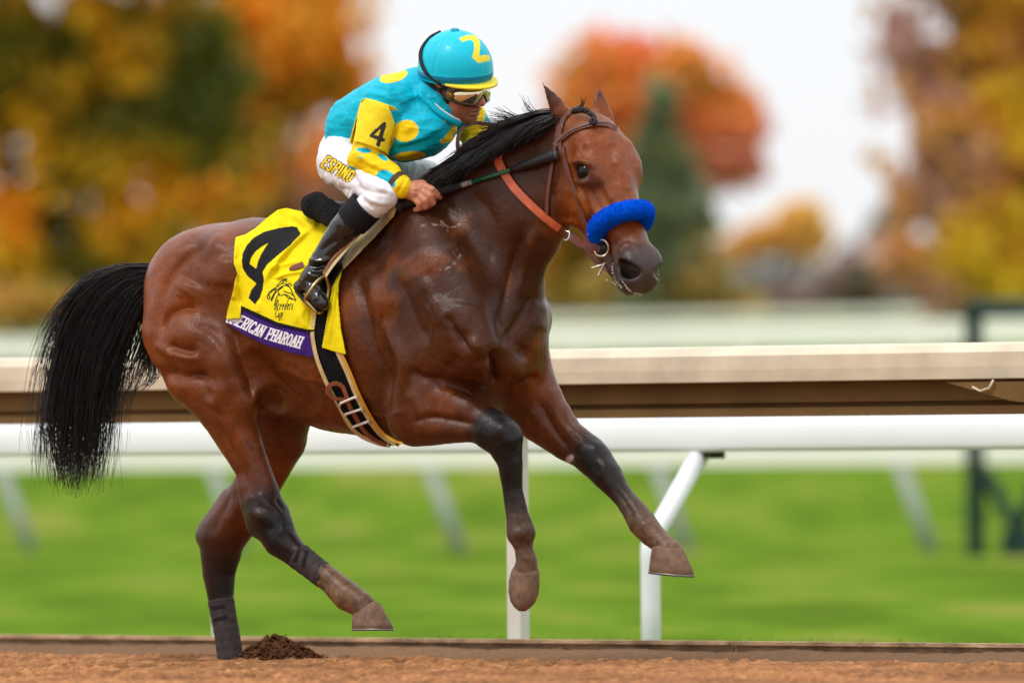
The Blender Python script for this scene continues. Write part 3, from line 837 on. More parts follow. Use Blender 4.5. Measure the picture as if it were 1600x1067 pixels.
def relief(strokes):
    U, Vv, W = HV.T
    vis = sstep(0.25, -0.25, HN[:, 2]) * (np.nan_to_num(W - hfront(U, Vv), nan=0.0) < 25)
    disp = np.zeros(len(U))
    for pts, wd, amp in strokes:
        pm = np.mean(np.asarray(pts, float), 0); bd = pm[0] < 850 and pm[1] < 700
        wd, amp = (wd * 1.4, amp * (1.65 if bd else 1.4)) if wd < 10 else (wd, amp * (1.6 if bd else 1.3))
        p = np.asarray(pts, float); mg = wd * 3
        sel = np.nonzero((U > p[:, 0].min() - mg) & (U < p[:, 0].max() + mg) & (Vv > p[:, 1].min() - mg) & (Vv < p[:, 1].max() + mg) & (vis > 0))[0]
        if not len(sel): continue
        if len(p) == 1: d = np.hypot(U[sel] - p[0, 0], Vv[sel] - p[0, 1]); fade = 1.0
        else:
            d, t = seg_dist(U[sel], Vv[sel], smooth_path(p, 24)); fade = sstep(-0.02, 0.22, t) * sstep(1.02, 0.78, t)
        disp[sel] += amp * (np.exp(-(d / wd) ** 2) if amp > 0 else 1.15 * np.exp(-(np.abs(d) / (wd * .8)) ** 1.15)) * fade
    return disp * vis


ST = [
    # haunch
    ([(342, 372), (305, 390), (277, 416), (257, 448), (247, 482), (245, 520)], 6, -6),
    ([(325, 378), (290, 398), (265, 428), (246, 470), (236, 510)], 7, 2.5),
    ([(248, 526), (258, 497), (272, 486), (292, 480), (315, 486)], 6, -7),
    ([(288, 460), (300, 440)], 22, 3),
    ([(295, 521)], 24, 6), ([(320, 530)], 22, 3),
    ([(245, 530), (262, 549), (286, 558), (318, 562)], 5, 5),
    ([(262, 538), (286, 547), (312, 550)], 5, -5),
    ([(248, 580), (280, 592), (310, 590), (336, 596)], 7, -6),
    ([(330, 606), (344, 614), (330, 640)], 9, 4),
    ([(356, 500), (368, 540), (384, 585), (400, 630)], 11, -9),
    ([(338, 520), (352, 570), (366, 620)], 20, 3),
    ([(333, 381)], 16, 5), ([(318, 410)], 18, -4), ([(356, 400), (350, 450)], 18, 4),
    ([(356, 566)], 22, 4), ([(300, 372), (270, 400)], 10, 2),
    ([(352, 640), (384, 700), (404, 760)], 5, 2.5), ([(338, 660), (372, 720), (392, 775)], 4, -3.5),
    ([(400, 790), (424, 800), (440, 820)], 5, -2.5), ([(405, 806)], 8, 3), ([(436, 806)], 7, 2.5), ([(420, 826)], 6, -2.5),
    ([(432, 852), (470, 882), (522, 924)], 3, -2.2),
    ([(388, 540), (412, 600), (440, 650)], 24, -9), ([(250, 575), (290, 585), (330, 585)], 14, -5), ([(226, 500), (232, 540), (250, 580)], 12, 3),
    ([(594, 470), (600, 540), (606, 620)], 20, -6), ([(300, 440), (290, 470)], 20, 3), ([(725, 470), (712, 520)], 22, 4), ([(664, 420), (690, 470)], 16, -3), ([(600, 380), (640, 420)], 20, 2),
    ([(430, 775), (445, 800)], 5, -2.5), ([(388, 770), (394, 810)], 5, 2.5), ([(404, 768), (414, 786), (430, 796)], 4, 2), ([(448, 822), (436, 836)], 4, 2),
    # flank and ribs
    ([(400, 560), (430, 600), (500, 640)], 22, -5), ([(470, 570), (480, 640)], 8, 1.2), ([(505, 575), (518, 650)], 8, 1.2),
    # shoulder
    ([(574, 400), (584, 450), (600, 515), (628, 565), (622, 620), (622, 670)], 11, 5),
    ([(556, 420), (566, 470), (580, 540), (600, 600), (606, 650)], 10, -6),
    ([(622, 430), (645, 490), (668, 540)], 14, -4), ([(655, 420), (690, 490), (715, 540)], 13, 4),
    ([(699, 490), (716, 524), (742, 556)], 6, -7), ([(742, 541)], 14, 8), ([(715, 555), (700, 580)], 14, -4),
    ([(752, 562), (757, 584), (750, 606)], 10, 6), ([(771, 545), (774, 570), (770, 604)], 5, -10),
    ([(802, 578)], 20, 6), ([(800, 610), (822, 596), (846, 590)], 7, -5),
    ([(838, 452), (812, 500), (784, 540)], 7, -5), ([(822, 540), (812, 560)], 7, -4),
    ([(848, 470), (842, 520)], 12, 3),
    ([(817, 345), (800, 420), (786, 490), (778, 530)], 9, -6), ([(838, 350), (820, 420), (806, 470)], 10, 3),
    ([(700, 290), (720, 350), (716, 400)], 14, 2.5), ([(740, 300), (770, 350), (764, 420)], 18, -3),
    ([(709, 384), (722, 402)], 3, -1.6), ([(715, 380), (728, 398)], 3, -1.6), ([(703, 388), (716, 406)], 3, -1.6),
    ([(640, 604), (655, 640), (660, 690)], 10, 4),
    ([(640, 575), (660, 590), (700, 596)], 6, -6),
    # forearms
    ([(641, 660), (672, 652), (700, 655), (750, 664)], 4, -4.5), ([(672, 610), (706, 624), (742, 640)], 9, 3.5), ([(650, 682), (690, 676), (740, 680)], 7, 2.5),
    ([(784, 668)], 8, 2.5), ([(796, 690)], 7, 2), ([(774, 690)], 6, -2),
    ([(794, 735), (798, 780), (806, 812)], 2.6, -2.4), ([(804, 830), (820, 838)], 5, 2),
    ([(846, 600), (874, 650), (900, 690)], 6, 3), ([(838, 620), (866, 672), (900, 715)], 5, -4), ([(862, 604), (890, 650)], 8, 3),
    ([(930, 700)], 8, 2.5), ([(944, 726)], 7, 2), ([(930, 730)], 5, -2),
    ([(960, 762), (980, 790), (992, 812)], 2.6, -2.2), ([(1006, 820)], 6, 2),
    # far hind
    ([(362, 770), (344, 806), (330, 836)], 4, -3), ([(376, 780), (356, 820)], 6, 2.5),
    # head
    ([(930, 286), (944, 306), (954, 330)], 9, -2.5), ([(912, 290), (926, 314), (934, 336)], 8, 1.5), ([(908, 236), (918, 228)], 8, -3),
    ([(894, 300), (886, 350)], 10, -2.5), ([(872, 300), (868, 340), (886, 372)], 5, 2), ([(955, 372), (970, 388)], 6, -2), ([(895, 256), (910, 252), (924, 262)], 3, 2.0), ([(896, 284), (912, 286), (926, 282)], 3, 1.6),
    ([(985, 360), (1003, 385)], 7, 2), ([(893, 330), (906, 356), (925, 376)], 7, -2),
    ([(888, 318)], 26, 3), ([(872, 256), (866, 306), (878, 352), (902, 376)], 4, -3), ([(919, 290), (930, 312), (938, 334)], 5, -4), ([(904, 296), (916, 320), (928, 346)], 4, 4),
    ([(928, 266), (946, 292), (962, 322)], 4, 3), ([(905, 240)], 9, -4), ([(893, 258), (905, 251), (920, 256), (928, 266)], 2.6, 4), ([(896, 278), (908, 284), (922, 282)], 2.4, 2.5),
    ([(945, 268), (950, 300), (958, 322)], 2, 1.4), ([(962, 378), (976, 384), (990, 386)], 3, 2), ([(968, 398), (975, 388), (990, 386)], 3, 3), ([(944, 384), (952, 402), (960, 420)], 3, -2.5),
    ([(880, 222), (886, 244), (890, 262)], 5, 2), ([(940, 210), (952, 232)], 10, 2), ([(960, 255), (966, 290)], 6, -1.8), ([(984, 268), (980, 300)], 5, 2),
    ([(660, 470), (676, 500), (672, 540), (690, 566)], 2, 1.5), ([(690, 610), (712, 622), (736, 632), (748, 646)], 1.8, 1.5), ([(560, 640), (600, 650), (640, 640)], 2.2, 1.4), ([(430, 570), (470, 590), (520, 600), (570, 610)], 2.2, 1.2),
    ([(470, 585), (490, 612), (510, 640)], 2, 1.0), ([(880, 640), (892, 664), (912, 690)], 1.8, 1.4), ([(356, 650), (366, 690), (390, 730)], 2, 1.6), ([(318, 600), (336, 630), (350, 660)], 3, -2),
    ([(302, 520), (330, 530), (352, 560)], 1.8, 1.2), ([(304, 510), (334, 520), (358, 552)], 1.8, -1.2), ([(306, 500), (338, 510), (362, 544)], 1.8, 1.2), ([(300, 532), (326, 542), (346, 570)], 1.8, -1.1),
]
disp = relief(ST)
_E = np.concatenate([HQ[:, [0, 1]], HQ[:, [1, 2]], HQ[:, [2, 3]], HQ[:, [3, 0]]])
for _ in range(2):
    _S = np.zeros(len(HV)); _K = np.zeros(len(HV)); np.add.at(_S, _E[:, 0], disp[_E[:, 1]]); np.add.at(_K, _E[:, 0], 1); disp = 0.5 * disp + 0.5 * _S / np.maximum(_K, 1)
nz = fbm(HV[:, 0] / 26, HV[:, 1] / 26, HV[:, 2] / 26, 3)
disp = disp + nz * 1.3 * sstep(1000, 640, HV[:, 1])
HV = HV + HN * disp[:, None]
HN = normals(HV, HQ)

# ---- coat pigment, and shade painted into it below the eye
U, Vv, W = HV.T
n1 = fbm(U / 60, Vv / 60, W / 60, 4); n2 = fbm(U / 7, Vv / 7, W / 7, 3)
bay = np.array(lin(100, 50, 20)); dark = np.array(lin(46, 25, 14)); red = np.array(lin(138, 70, 25)); black = np.array(lin(21, 19, 19)); dusty = np.array(lin(118, 88, 64))
mixc = lambda a, b, t: a + (b - a) * np.clip(t, 0, 1)[:, None]
C = np.tile(bay, (len(U), 1))
front = sstep(470, 620, U) * sstep(900, 840, U) * sstep(640, 470, Vv)
C = mixc(C, dark, 0.80 * front + 0.2 * n1)
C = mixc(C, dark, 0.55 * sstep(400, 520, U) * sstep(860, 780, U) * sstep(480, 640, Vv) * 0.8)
C = mixc(C, red, 0.5 * sstep(330, 230, U) + 0.35 * sstep(0.1, 0.5, n1))
C = mixc(C, red, 0.6 * sstep(860, 900, U) * sstep(420, 330, Vv))


def near_chain(nodes, pad=1.7):
    """0..1 membership of a leg chain and the value carried along it; nodes (u, v, w, r, value)"""
    N = np.asarray(nodes, float); best = np.full(len(U), 1e9); val = np.zeros(len(U))
    for p, q in zip(N[:-1], N[1:]):
        ab = q[:3] - p[:3]; L = ab @ ab
        t = np.clip(((HV - p[:3]) @ ab) / L, 0, 1)
        d = np.linalg.norm(HV - p[:3] - t[:, None] * ab, axis=1) / (p[3] + t * (q[3] - p[3]))
        m_ = d < best
        best = np.where(m_, d, best); val = np.where(m_, p[4] + t * (q[4] - p[4]), val)
    return np.where(best < pad, val, 0)


LEGS = [
    ([I4(378, 690, 88, 40) + (0,), I4(404, 760, 82, 32) + (.35,), I4(412, 785, 82, 36) + (.95,), I4(440, 841, 78, 27) + (1,), I4(491, 884, 74, 18) + (1,), I4(520, 906, 72, 18) + (.9,), I4(574, 953, 66, 22) + (.8,)],
     [I4(491, 884, 74, 18) + (0,), I4(512, 900, 72, 18) + (.75,), I4(543, 930, 70, 24) + (.75,), I4(574, 953, 66, 22) + (.55,)]),
    ([I4(404, 752, -78, 42) + (0,), I4(372, 810, -76, 40) + (.25,), I4(346, 862, -74, 34) + (.85,), I4(345, 935, -70, 20) + (1,), I4(361, 1034, -66, 20) + (1,)],
     [I4(350, 965, -69, 18) + (0,), I4(361, 1034, -66, 20) + (.3,)]),
    ([I4(700, 650, 84, 46) + (0,), I4(740, 657, 80, 36) + (.45,), I4(762, 668, 76, 33) + (.95,), I4(786, 686, 74, 33) + (1,), I4(801, 766, 70, 17) + (1,), I4(814, 832, 66, 24) + (1,), I4(822, 896, 60, 24) + (.9,)],
     [I4(801, 780, 70, 17) + (0,), I4(814, 832, 66, 24) + (.45,), I4(822, 896, 60, 24) + (.65,)]),
    ([I4(868, 665, -71, 42) + (0,), I4(900, 696, -68, 34) + (.55,), I4(920, 708, -66, 32) + (1,), I4(953, 740, -64, 26) + (1,), I4(979, 778, -62, 17) + (1,), I4(1044, 860, -58, 24) + (.9,)],
     [I4(967, 764, -63, 18) + (0,), I4(1004, 815, -60, 23) + (.5,), I4(1044, 860, -58, 24) + (.7,)]),
]
for blk, dst in LEGS:
    C = mixc(C, black, near_chain(blk) * (1 + 0.25 * n1)); C = mixc(C, dusty, near_chain(dst) * (0.9 + 0.8 * n2))
hc_ = (HV - H_O) @ HAX.T                       # head coordinates
inh = (hc_[:, 0] > -40) & (hc_[:, 0] < 330) & (np.abs(hc_[:, 2]) < 80) & (hc_[:, 1] > -150) & (U > 850)
muz = inh * sstep(212, 268, hc_[:, 0] - 0.25 * hc_[:, 1] + 10 * n1 - 12)
C = mixc(C, np.array(lin(68, 57, 54)), muz)
C = mixc(C, np.array(lin(58, 40, 38)), .7 * inh * np.exp(-(((U - 928) / 20) ** 2 + ((Vv - 286) / 16) ** 2)) * (HN[:, 2] < 0.3))  # shadow in the hollow below the eye, painted into the coat
for sd in (1, -1):
    de = np.linalg.norm((HV - HP(107, -18, 52 * sd)) / np.array([1.25, 1, 1]), axis=1)
    C = mixc(C, np.array(lin(48, 36, 33)), 0.85 * sstep(26, 10, de))
    dn = np.linalg.norm(HV - HP(284, -36, 30 * sd), axis=1)
    C = mixc(C, np.array(lin(14, 10, 10)), sstep(23, 15, dn))
ear = inh * sstep(170, 135, Vv)
C = mixc(C, np.array(lin(46, 30, 26)), 0.75 * ear)
star = np.exp(-(((U - 960) / 4) ** 2 + ((Vv - 245) / 7) ** 2)) * inh * (0.6 + n2)
C = mixc(C, np.array(lin(178, 150, 136)), .6 * star)
# dried sweat lines on the shoulder, a scar of pale hair above the far knee
for pts, a_ in (([(655, 352), (672, 348), (690, 352), (700, 362), (714, 356)], .5), ([(688, 424), (700, 420), (712, 412), (720, 400)], .8), ([(690, 346), (702, 358), (722, 352)], .5)):
    d, _ = seg_dist(U + 5 * n2, Vv + 6 * n1, pts); C = mixc(C, np.array(lin(170, 150, 140)), a_ * sstep(2.2, 0.3, d) * (HN[:, 2] < 0) * np.clip(0.35 + 2.2 * n2, 0, 1))
C = mixc(C, np.array(lin(180, 172, 165)), sstep(1.0, 0.6, np.hypot((U - 890) / 7 + (Vv - 717) / 16, (Vv - 717) / 8)) * (HN[:, 2] < 0.2))
HC = np.clip(C * (1 + 0.30 * n2 + 0.25 * n1 + .25 * fbm(U / 2.6, Vv / 6, W / 6, 2))[:, None], 0.004, 1)

M_coat = mat('bay_coat', rough=0.30, spec=0.25, paint=True, bump=(230, 0.40, 0.0045, (1, 1, 0.4)), var=(330, .2))
M_hoof = mat('horn', lin(108, 82, 62), 0.62, 0.35, var=(45, 0.35), bump=(70, 0.35, 0.004, (1, 1, 0.3)))
M_eye = mat('eye', (0.006, 0.003, 0.003), 0.10, 0.22)
M_hair = mat('black_hair', (0.0110, 0.0072, 0.0066), 0.36, 0.28, var=(35, .5))

_hb = P(600, 1030, -200.0)
horse = thing('racehorse', (float(_hb[0]), float(_hb[1]), 0.0), 'glossy dark bay racehorse galloping on the dirt track with black legs and flying tail', 'horse')
mk('body', P(U, Vv, W), HQ, M_coat, horse, col=HC)

# ---- hooves: lofted horn from coronet to sole
def hoof(rings, nm='hoof', mt=None):
    n = 28; ang = np.arange(n) / n * 2 * np.pi; V = []
    for (cu, cv, l, au, av, hw, sharp) in rings:
        c = np.array([cu, cv, W_of(cu, l)]); a = np.array([au, av, -au * TY]); b = LAT * hw
        ca, sa = np.cos(ang), np.sin(ang)
        fr = np.where(ca < 0, np.abs(ca) ** (1.0 - 0.35 * sharp) * -1, ca)
        V.append(c + fr[:, None] * a + sa[:, None] * b)
    k = len(V); V = np.concatenate(V)
    Q = [[i * n + j, i * n + (j + 1) % n, (i + 1) * n + (j + 1) % n, (i + 1) * n + j] for i in range(k - 1) for j in range(n)]
    V = np.concatenate([V, V[:n].mean(0)[None], V[-n:].mean(0)[None]])
    T = [[k * n, (j + 1) % n, j] for j in range(n)] + [[k * n + 1, (k - 1) * n + j, (k - 1) * n + (j + 1) % n] for j in range(n)]
    return mk(nm, P(*V.T), [np.array(Q), np.array(T)], mt or M_hoof, horse)


hoof([(570, 944, 66, 14, -6, 14, 0), (573, 950, 66, 19, -7, 19, 0), (577, 962, 66, 22, -4, 22, .5), (581, 974, 66, 26, -2, 25, 1), (583, 980, 66, 27.5, 0, 26, 1), (583, 983, 66, 26, 0, 24, 1)])
hoof([(1041, 850, -58, 16, 1, 17, 0), (1043, 857, -58, 21, 1, 22, 0), (1046, 872, -58, 25, 2, 26, .5), (1049, 886, -58, 28.5, 3, 28, 1), (1050, 893, -58, 30, 3.5, 29, 1), (1050, 896.5, -58, 28, 3.5, 27, 1)])
hoof([(822, 884, 60, 15, 2, 16, 0), (821, 894, 60, 19, 3, 20, 0), (819, 910, 62, 20.5, 3, 22, 0), (818, 926, 64, 20, 2, 22, 0), (817, 940, 67, 16, 1, 19, 0), (816.5, 949, 70, 10, 0, 13, 0), (816, 954.5, 72, 4, 0, 5, 0)])

M_shoe = mat('horse_shoe', lin(120, 116, 112), .45, .5, .8)
hoof([(583, 981.4, 66, 28.3, 0, 26.5, 1), (583, 985, 66, 28.3, 0, 26.5, 1)], 'horse_shoe', M_shoe)
hoof([(1050, 894.6, -58, 31, 3.5, 29.8, 1), (1050, 898.4, -58, 31, 3.5, 29.8, 1)], 'horse_shoe', M_shoe)

# ---- tape wraps on the hind cannons
def wrap(nodes, bars):
    N = np.array(nodes); lo, hi = N[:, :3].min(0) - 30, N[:, :3].max(0) + 30
    f = Field(*[np.arange(a, b, 1.7) for a, b in zip(lo, hi)]); f.chain(nodes, 2, (LAT, .98))
    X = f._pts((slice(None),) * 3); ax = unit(N[-1, :3] - N[0, :3])
    for c_, s_ in ((N[0, :3], -1), (N[-1, :3], 1)):
        f.f = np.maximum(f.f, (s_ * ((X[0] - c_[0]) * ax[0] + (X[1] - c_[1]) * ax[1] + (X[2] - c_[2]) * ax[2])).astype(np.float32))
    v, q = f.mesh(); n = normals(v, q); t = (v - N[0, :3]) @ ax
    v = v + n * (.45 * np.sin(t / 2.3 + 2 * fbm(v[:, 0] / 9, v[:, 1] / 9, v[:, 2] / 9, 2)) * .55)[:, None]
    c = np.tile(np.array(lin(58, 51, 51)), (len(v), 1)) * (1 + .5 * fbm(v[:, 0] / 6, v[:, 1] / 6, v[:, 2] / 6, 3))[:, None]
    for st in bars: c[(seg_dist(v[:, 0], v[:, 1], st)[0] < 3.4) & (n[:, 2] < .3)] = np.array(lin(24, 20, 21))
    mk('leg_wrap', P(*v.T), q, M_wrap, horse, col=c)


M_wrap = mat('leg_tape', rough=.75, spec=.2, paint=True, bump=(300, .2, .002))
wrap([I4(466, 868, 77, 21.4), I4(489, 886, 74, 20.2), I4(508, 901, 72, 20.2)], [[(467, 858), (462, 876)], [(479, 862), (474, 884)]])
wrap([I4(345, 937, -70, 21.2), I4(350, 965, -69, 20.2), I4(355, 992, -68, 20.2), I4(361, 1034, -66, 20.8)], [[(332, 950), (350, 947)], [(336, 968), (352, 964)]])

# ---- eyes
def ball(name, c, r, mt, parent, A=None, rr=(1, 1, 1), n=24):
    th = np.linspace(0, np.pi, n // 2 + 1); ph = np.arange(n) / n * 2 * np.pi
    V = np.array([[math.sin(t) * math.cos(p), math.sin(t) * math.sin(p), math.cos(t)] for t in th for p in ph]) * r * np.array(rr)
    if A is not None: V = V @ np.asarray(A)
    V = V + np.asarray(c); k = n // 2
    Q = [[i * n + j, (i + 1) * n + j, (i + 1) * n + (j + 1) % n, i * n + (j + 1) % n] for i in range(k) for j in range(n)]
    return mk(name, P(*V.T), np.array(Q), mt, parent)


for sd in (1, -1):
    ball('eye', HP(107.5, -18.5, 43 if sd > 0 else -39), 16.5, M_eye, horse)


# ---- hair
def hair(guides, n, seg=12, r0=1.0, r1=0.35, jit=5.0, depth=10.0, clump=14, seed=1, lo=0.0, wave=4.0, vary=0.22):
    """n tapering strands laid between neighbouring guide curves (u, v, w)"""
    g = np.random.default_rng(seed); G = np.stack([smooth_path(np.asarray(q, float), seg) for q in guides])
    K = len(G)
    par = g.random(n) * (K - 1) if lo == 0 else g.power(1 + lo, n) * (K - 1)
    i = np.minimum(par.astype(int), K - 2); f = (par - i)[:, None, None]
    S = G[i] * (1 - f) + G[i + 1] * f
    t = np.linspace(0, 1, seg)
    cl = g.integers(0, max(2, n // clump), n)
    co = g.normal(0, 1, (cl.max() + 1, 3)); cph = g.random((cl.max() + 1, 2)) * 6.28
    off = (co[cl] * 0.8)[:, None, :] * (0.25 + t ** 1.1)[None, :, None] * np.array([jit, jit * .8, depth])
    off = off + g.normal(0, 0.35, (n, 1, 3)) * (0.4 + t[None, :, None]) * np.array([jit, jit * .7, depth])
    wv = np.sin(cph[cl][:, :1] + t[None] * 5) * wave * t[None]; wv2 = np.cos(cph[cl][:, 1:] + t[None] * 4.1) * wave * t[None]
    S = S + off + np.stack([wv, 0.5 * wv2, wv2 * 1.5], 2)
    ln = (1 - vary * g.random(n) ** (1.6 if vary < .5 else 0.9))
    tt = t[None] * ln[:, None] * (seg - 1); a = np.minimum(tt.astype(int), seg - 2); ff = (tt - a)[..., None]
    S = np.take_along_axis(S, a[..., None], 1) * (1 - ff) + np.take_along_axis(S, a[..., None] + 1, 1) * ff
    T = np.gradient(S, axis=1); T /= np.linalg.norm(T, axis=2)[..., None] + 1e-9
    A = np.stack([-T[..., 1], T[..., 0], np.zeros_like(T[..., 0])], 2); A /= np.linalg.norm(A, axis=2)[..., None] + 1e-9
    Bn = np.cross(T, A); rad = (r0 + (r1 - r0) * t ** 1.5)[None, :, None] * (0.6 + 0.8 * g.random((n, 1, 1)))
    ring = [S + rad * (math.cos(p) * A + math.sin(p) * Bn) for p in (0.5, 2.6, 4.7)]
    V = np.stack(ring, 2).reshape(-1, 3)
    base = (np.arange(n)[:, None, None] * seg + np.arange(seg - 1)[None, :, None]) * 3
    j = np.arange(3)[None, None, :]; j2 = (j + 1) % 3
    Q = np.stack([base + j, base + j2, base + 3 + j2, base + 3 + j], -1).reshape(-1, 4)
    return V, Q


def hair_obj(name, sets, parent, mt=None):
    Vs, Qs, o = [], [], 0
    for V, Q in sets:
        Vs.append(V); Qs.append(Q + o); o += len(V)
    V = np.concatenate(Vs)
    h = mk(name, P(*V.T), np.concatenate(Qs), mt or M_hair, parent)
    h['kind'] = 'stuff'
    return h


w3 = lambda pts, w0, w1: [(u, v, w0 + (w1 - w0) * i / (len(pts) - 1)) for i, (u, v) in enumerate(pts)]
TG = [
    w3([(262, 421), (235, 420), (190, 423), (146, 446), (110, 490), (88, 560), (78, 640), (76, 700), (84, 752)], 0, 40),
    w3([(262, 427), (235, 428), (196, 438), (158, 470), (128, 525), (110, 600), (104, 680), (108, 766)], 0, 30),
    w3([(262, 436), (238, 438), (206, 455), (178, 496), (154, 556), (140, 630), (136, 700), (130, 766)], -6, 10),
    w3([(260, 444), (242, 448), (220, 474), (202, 516), (184, 566), (172, 620), (164, 680), (152, 742)], -8, -6),
]
TAIL = [hair(TG, 2100, 18, 1.0, 0.22, 10, 15, 24, 3, wave=14, vary=.7),
        hair(TG[:3], 800, 14, 1.6, 0.35, 7.0, 12, 24, 4, wave=9, vary=.9),
        hair(TG, 300, 18, .7, .2, 17, 16, 3, 14, wave=14, vary=.3),
        hair(TG, 260, 18, .7, .2, 10, 16, 5, 15, wave=20, vary=.1),
        hair([w3([(256, 450), (238, 470), (224, 510), (208, 560), (198, 600), (192, 650)], -8, -4), w3([(252, 456), (240, 490), (234, 530), (226, 575), (214, 612), (186, 672)], -8, 0)], 150, 14, 0.75, 0.22, 8, 8, 7, 5, wave=10, vary=.5),
        hair([w3([(250, 455), (246, 500), (238, 550), (246, 585), (228, 602)], -6, 0), w3([(248, 460), (240, 520), (236, 570), (232, 600), (206, 622)], -6, 0)], 50, 12, 0.7, 0.25, 6, 6, 7, 6, wave=7, vary=.4),
        hair([w3([(250, 424), (200, 418), (150, 430), (112, 466), (86, 500), (74, 540)], 0, 30), w3([(250, 424), (196, 424), (140, 446), (96, 500), (72, 570), (68, 620)], 0, 30)], 110, 12, 0.65, 0.2, 8, 10, 5, 8, wave=9, vary=.4)]
hair_obj('tail', TAIL, horse)
# ---- mane: swept back and lying over the near side of the crest
MG1 = [w3([(884, 178), (872, 184), (856, 196), (834, 206)], -470, -482),
       w3([(868, 184), (846, 188), (818, 204), (788, 232)], -462, -476),
       w3([(850, 186), (826, 194), (794, 218), (758, 252)], -452, -458),
       w3([(826, 194), (800, 204), (764, 232), (728, 264)], -436, -438),
       w3([(800, 206), (772, 220), (738, 248), (700, 280)], -414, -416),
       w3([(772, 222), (748, 234), (716, 260), (680, 292)], -390, -394),
       w3([(744, 238), (722, 248), (696, 268), (662, 298)], -362, -372)]
MG2 = [w3([(872, 176), (850, 176), (822, 184), (792, 196)], -456, -440),
       w3([(850, 180), (822, 186), (790, 200), (758, 216)], -440, -420),
       w3([(820, 190), (790, 200), (756, 218), (722, 240)], -420, -392),
       w3([(790, 206), (760, 220), (728, 240), (694, 266)], -398, -366),
       w3([(760, 224), (734, 238), (706, 256), (674, 284)], -370, -340)]
MANE = [hair(MG1, 3000, 10, 1.3, 0.35, 5, 6, 14, 21, wave=4), hair(MG2, 2200, 10, 1.3, 0.35, 5, 8, 14, 22, wave=4),
        hair([w3([(868, 178), (844, 176), (826, 166), (816, 150)], -460, -440), w3([(866, 180), (842, 182), (820, 176), (814, 162)], -460, -440)], 14, 10, 0.7, 0.2, 5, 6, 4, 23, wave=4),
        hair([w3([(850, 182), (820, 184), (796, 178), (774, 170)], -450, -420), w3([(830, 190), (800, 190), (776, 188), (758, 184)], -440, -420), w3([(800, 200), (776, 204), (750, 206), (728, 214)], -420, -390)], 60, 12, 0.7, 0.2, 5, 7, 6, 24, wave=9),
        hair([w3([(720, 250), (704, 256), (690, 268), (668, 276)], -360, -350), w3([(720, 262), (700, 276), (680, 288), (656, 296)], -378, -378)], 260, 9, 1.0, 0.3, 6, 6, 6, 25, wave=4)]
hair_obj('mane', MANE, horse)
# forelock, braided and tucked behind the browband
fl = MB()
fp = smooth_path([(896, 174, -486), (910, 172, -498), (922, 177, -508), (930, 186, -515)], 15)
for ph in (0, 2.1, 4.2):
    t_ = np.linspace(0, 1, 15)
    q_ = fp + np.stack([1.6 * np.cos(ph + t_ * 14), 2.8 * np.sin(ph + t_ * 14), 4 * np.sin(ph + t_ * 28) * .5], 1)
    fl.tube(P(*q_.T), 0.0072 - 0.0025 * t_, 8)
k_ = smooth_path([(927, 183, -515), (931, 189, -520), (928, 194, -520), (923, 190, -518), (928, 184, -517)], 14)
fl.tube(P(*k_.T), 0.0062, 8)
fl.build('forelock', M_hair, horse)
hair_obj('forelock_wisps', [hair([w3([(900, 172), (904, 166), (912, 160), (910, 152)], -490, -495), w3([(906, 172), (914, 166), (918, 160), (922, 156)], -495, -500)], 9, 8, .8, .3, 3, 3, 3, 26, wave=3)], horse)
# ================================================================== lettering and print
GL = {  # strokes on a unit box, y down
 'A': [[(0, 1), (.5, 0), (1, 1)], [(.2, .64), (.8, .64)]], 'M': [[(0, 1), (.08, 0), (.5, .8), (.92, 0), (1, 1)]],
 'E': [[(1, 0), (.1, 0), (.1, 1), (1, 1)], [(.1, .48), (.8, .48)]], 'R': [[(.1, 1), (.1, 0), (.7, 0), (.95, .14), (.95, .36), (.7, .5), (.1, .5)], [(.5, .5), (1, 1)]],
 'I': [[(.5, 0), (.5, 1)]], 'C': [[(1, .2), (.8, .02), (.5, 0), (.15, .15), (.02, .5), (.15, .85), (.5, 1), (.8, .98), (1, .8)]],
 'N': [[(.05, 1), (.05, 0), (.95, 1), (.95, 0)]], 'P': [[(.1, 1), (.1, 0), (.7, 0), (.98, .14), (.98, .38), (.7, .53), (.1, .53)]],
 'H': [[(.05, 0), (.05, 1)], [(.95, 0), (.95, 1)], [(.05, .48), (.95, .48)]],
 'O': [[(.5, 0), (.12, .15), (0, .5), (.12, .85), (.5, 1), (.88, .85), (1, .5), (.88, .15), (.5, 0)]],
 'S': [[(.95, .15), (.7, 0), (.3, 0), (.05, .14), (.05, .34), (.3, .48), (.7, .54), (.95, .68), (.95, .86), (.7, 1), (.3, 1), (.03, .86)]],
 'Z': [[(0, 0), (1, 0), (0, 1), (1, 1)]], ' ': [],
 'B': [[(.1, 1), (.25, 0), (.8, .02), (.9, .22), (.5, .46), (.85, .58), (.85, .85), (.5, 1), (.1, 1)]],
 'r': [[(.25, .42), (.1, 1)], [(.2, .6), (.5, .42), (.8, .46)]], 'e': [[(.2, .72), (.75, .62), (.7, .44), (.4, .42), (.15, .7), (.3, 1), (.75, .92)]],
 'd': [[(.95, -.1), (.7, 1)], [(.75, .5), (.4, .42), (.1, .75), (.3, 1), (.7, .85)]], 's': [[(.8, .48), (.5, .42), (.35, .58), (.65, .78), (.5, 1), (.15, .95)]],
 "'": [[(.5, -.05), (.35, .22)]], 'c': [[(.8, .5), (.45, .42), (.15, .7), (.3, 1), (.75, .92)]], 'u': [[(.25, .44), (.15, .9), (.35, 1), (.7, .8), (.85, .44), (.75, 1)]],
 'p': [[(.3, .44), (.0, 1.4)], [(.25, .6), (.6, .42), (.85, .6), (.6, .95), (.2, .9)]],
}
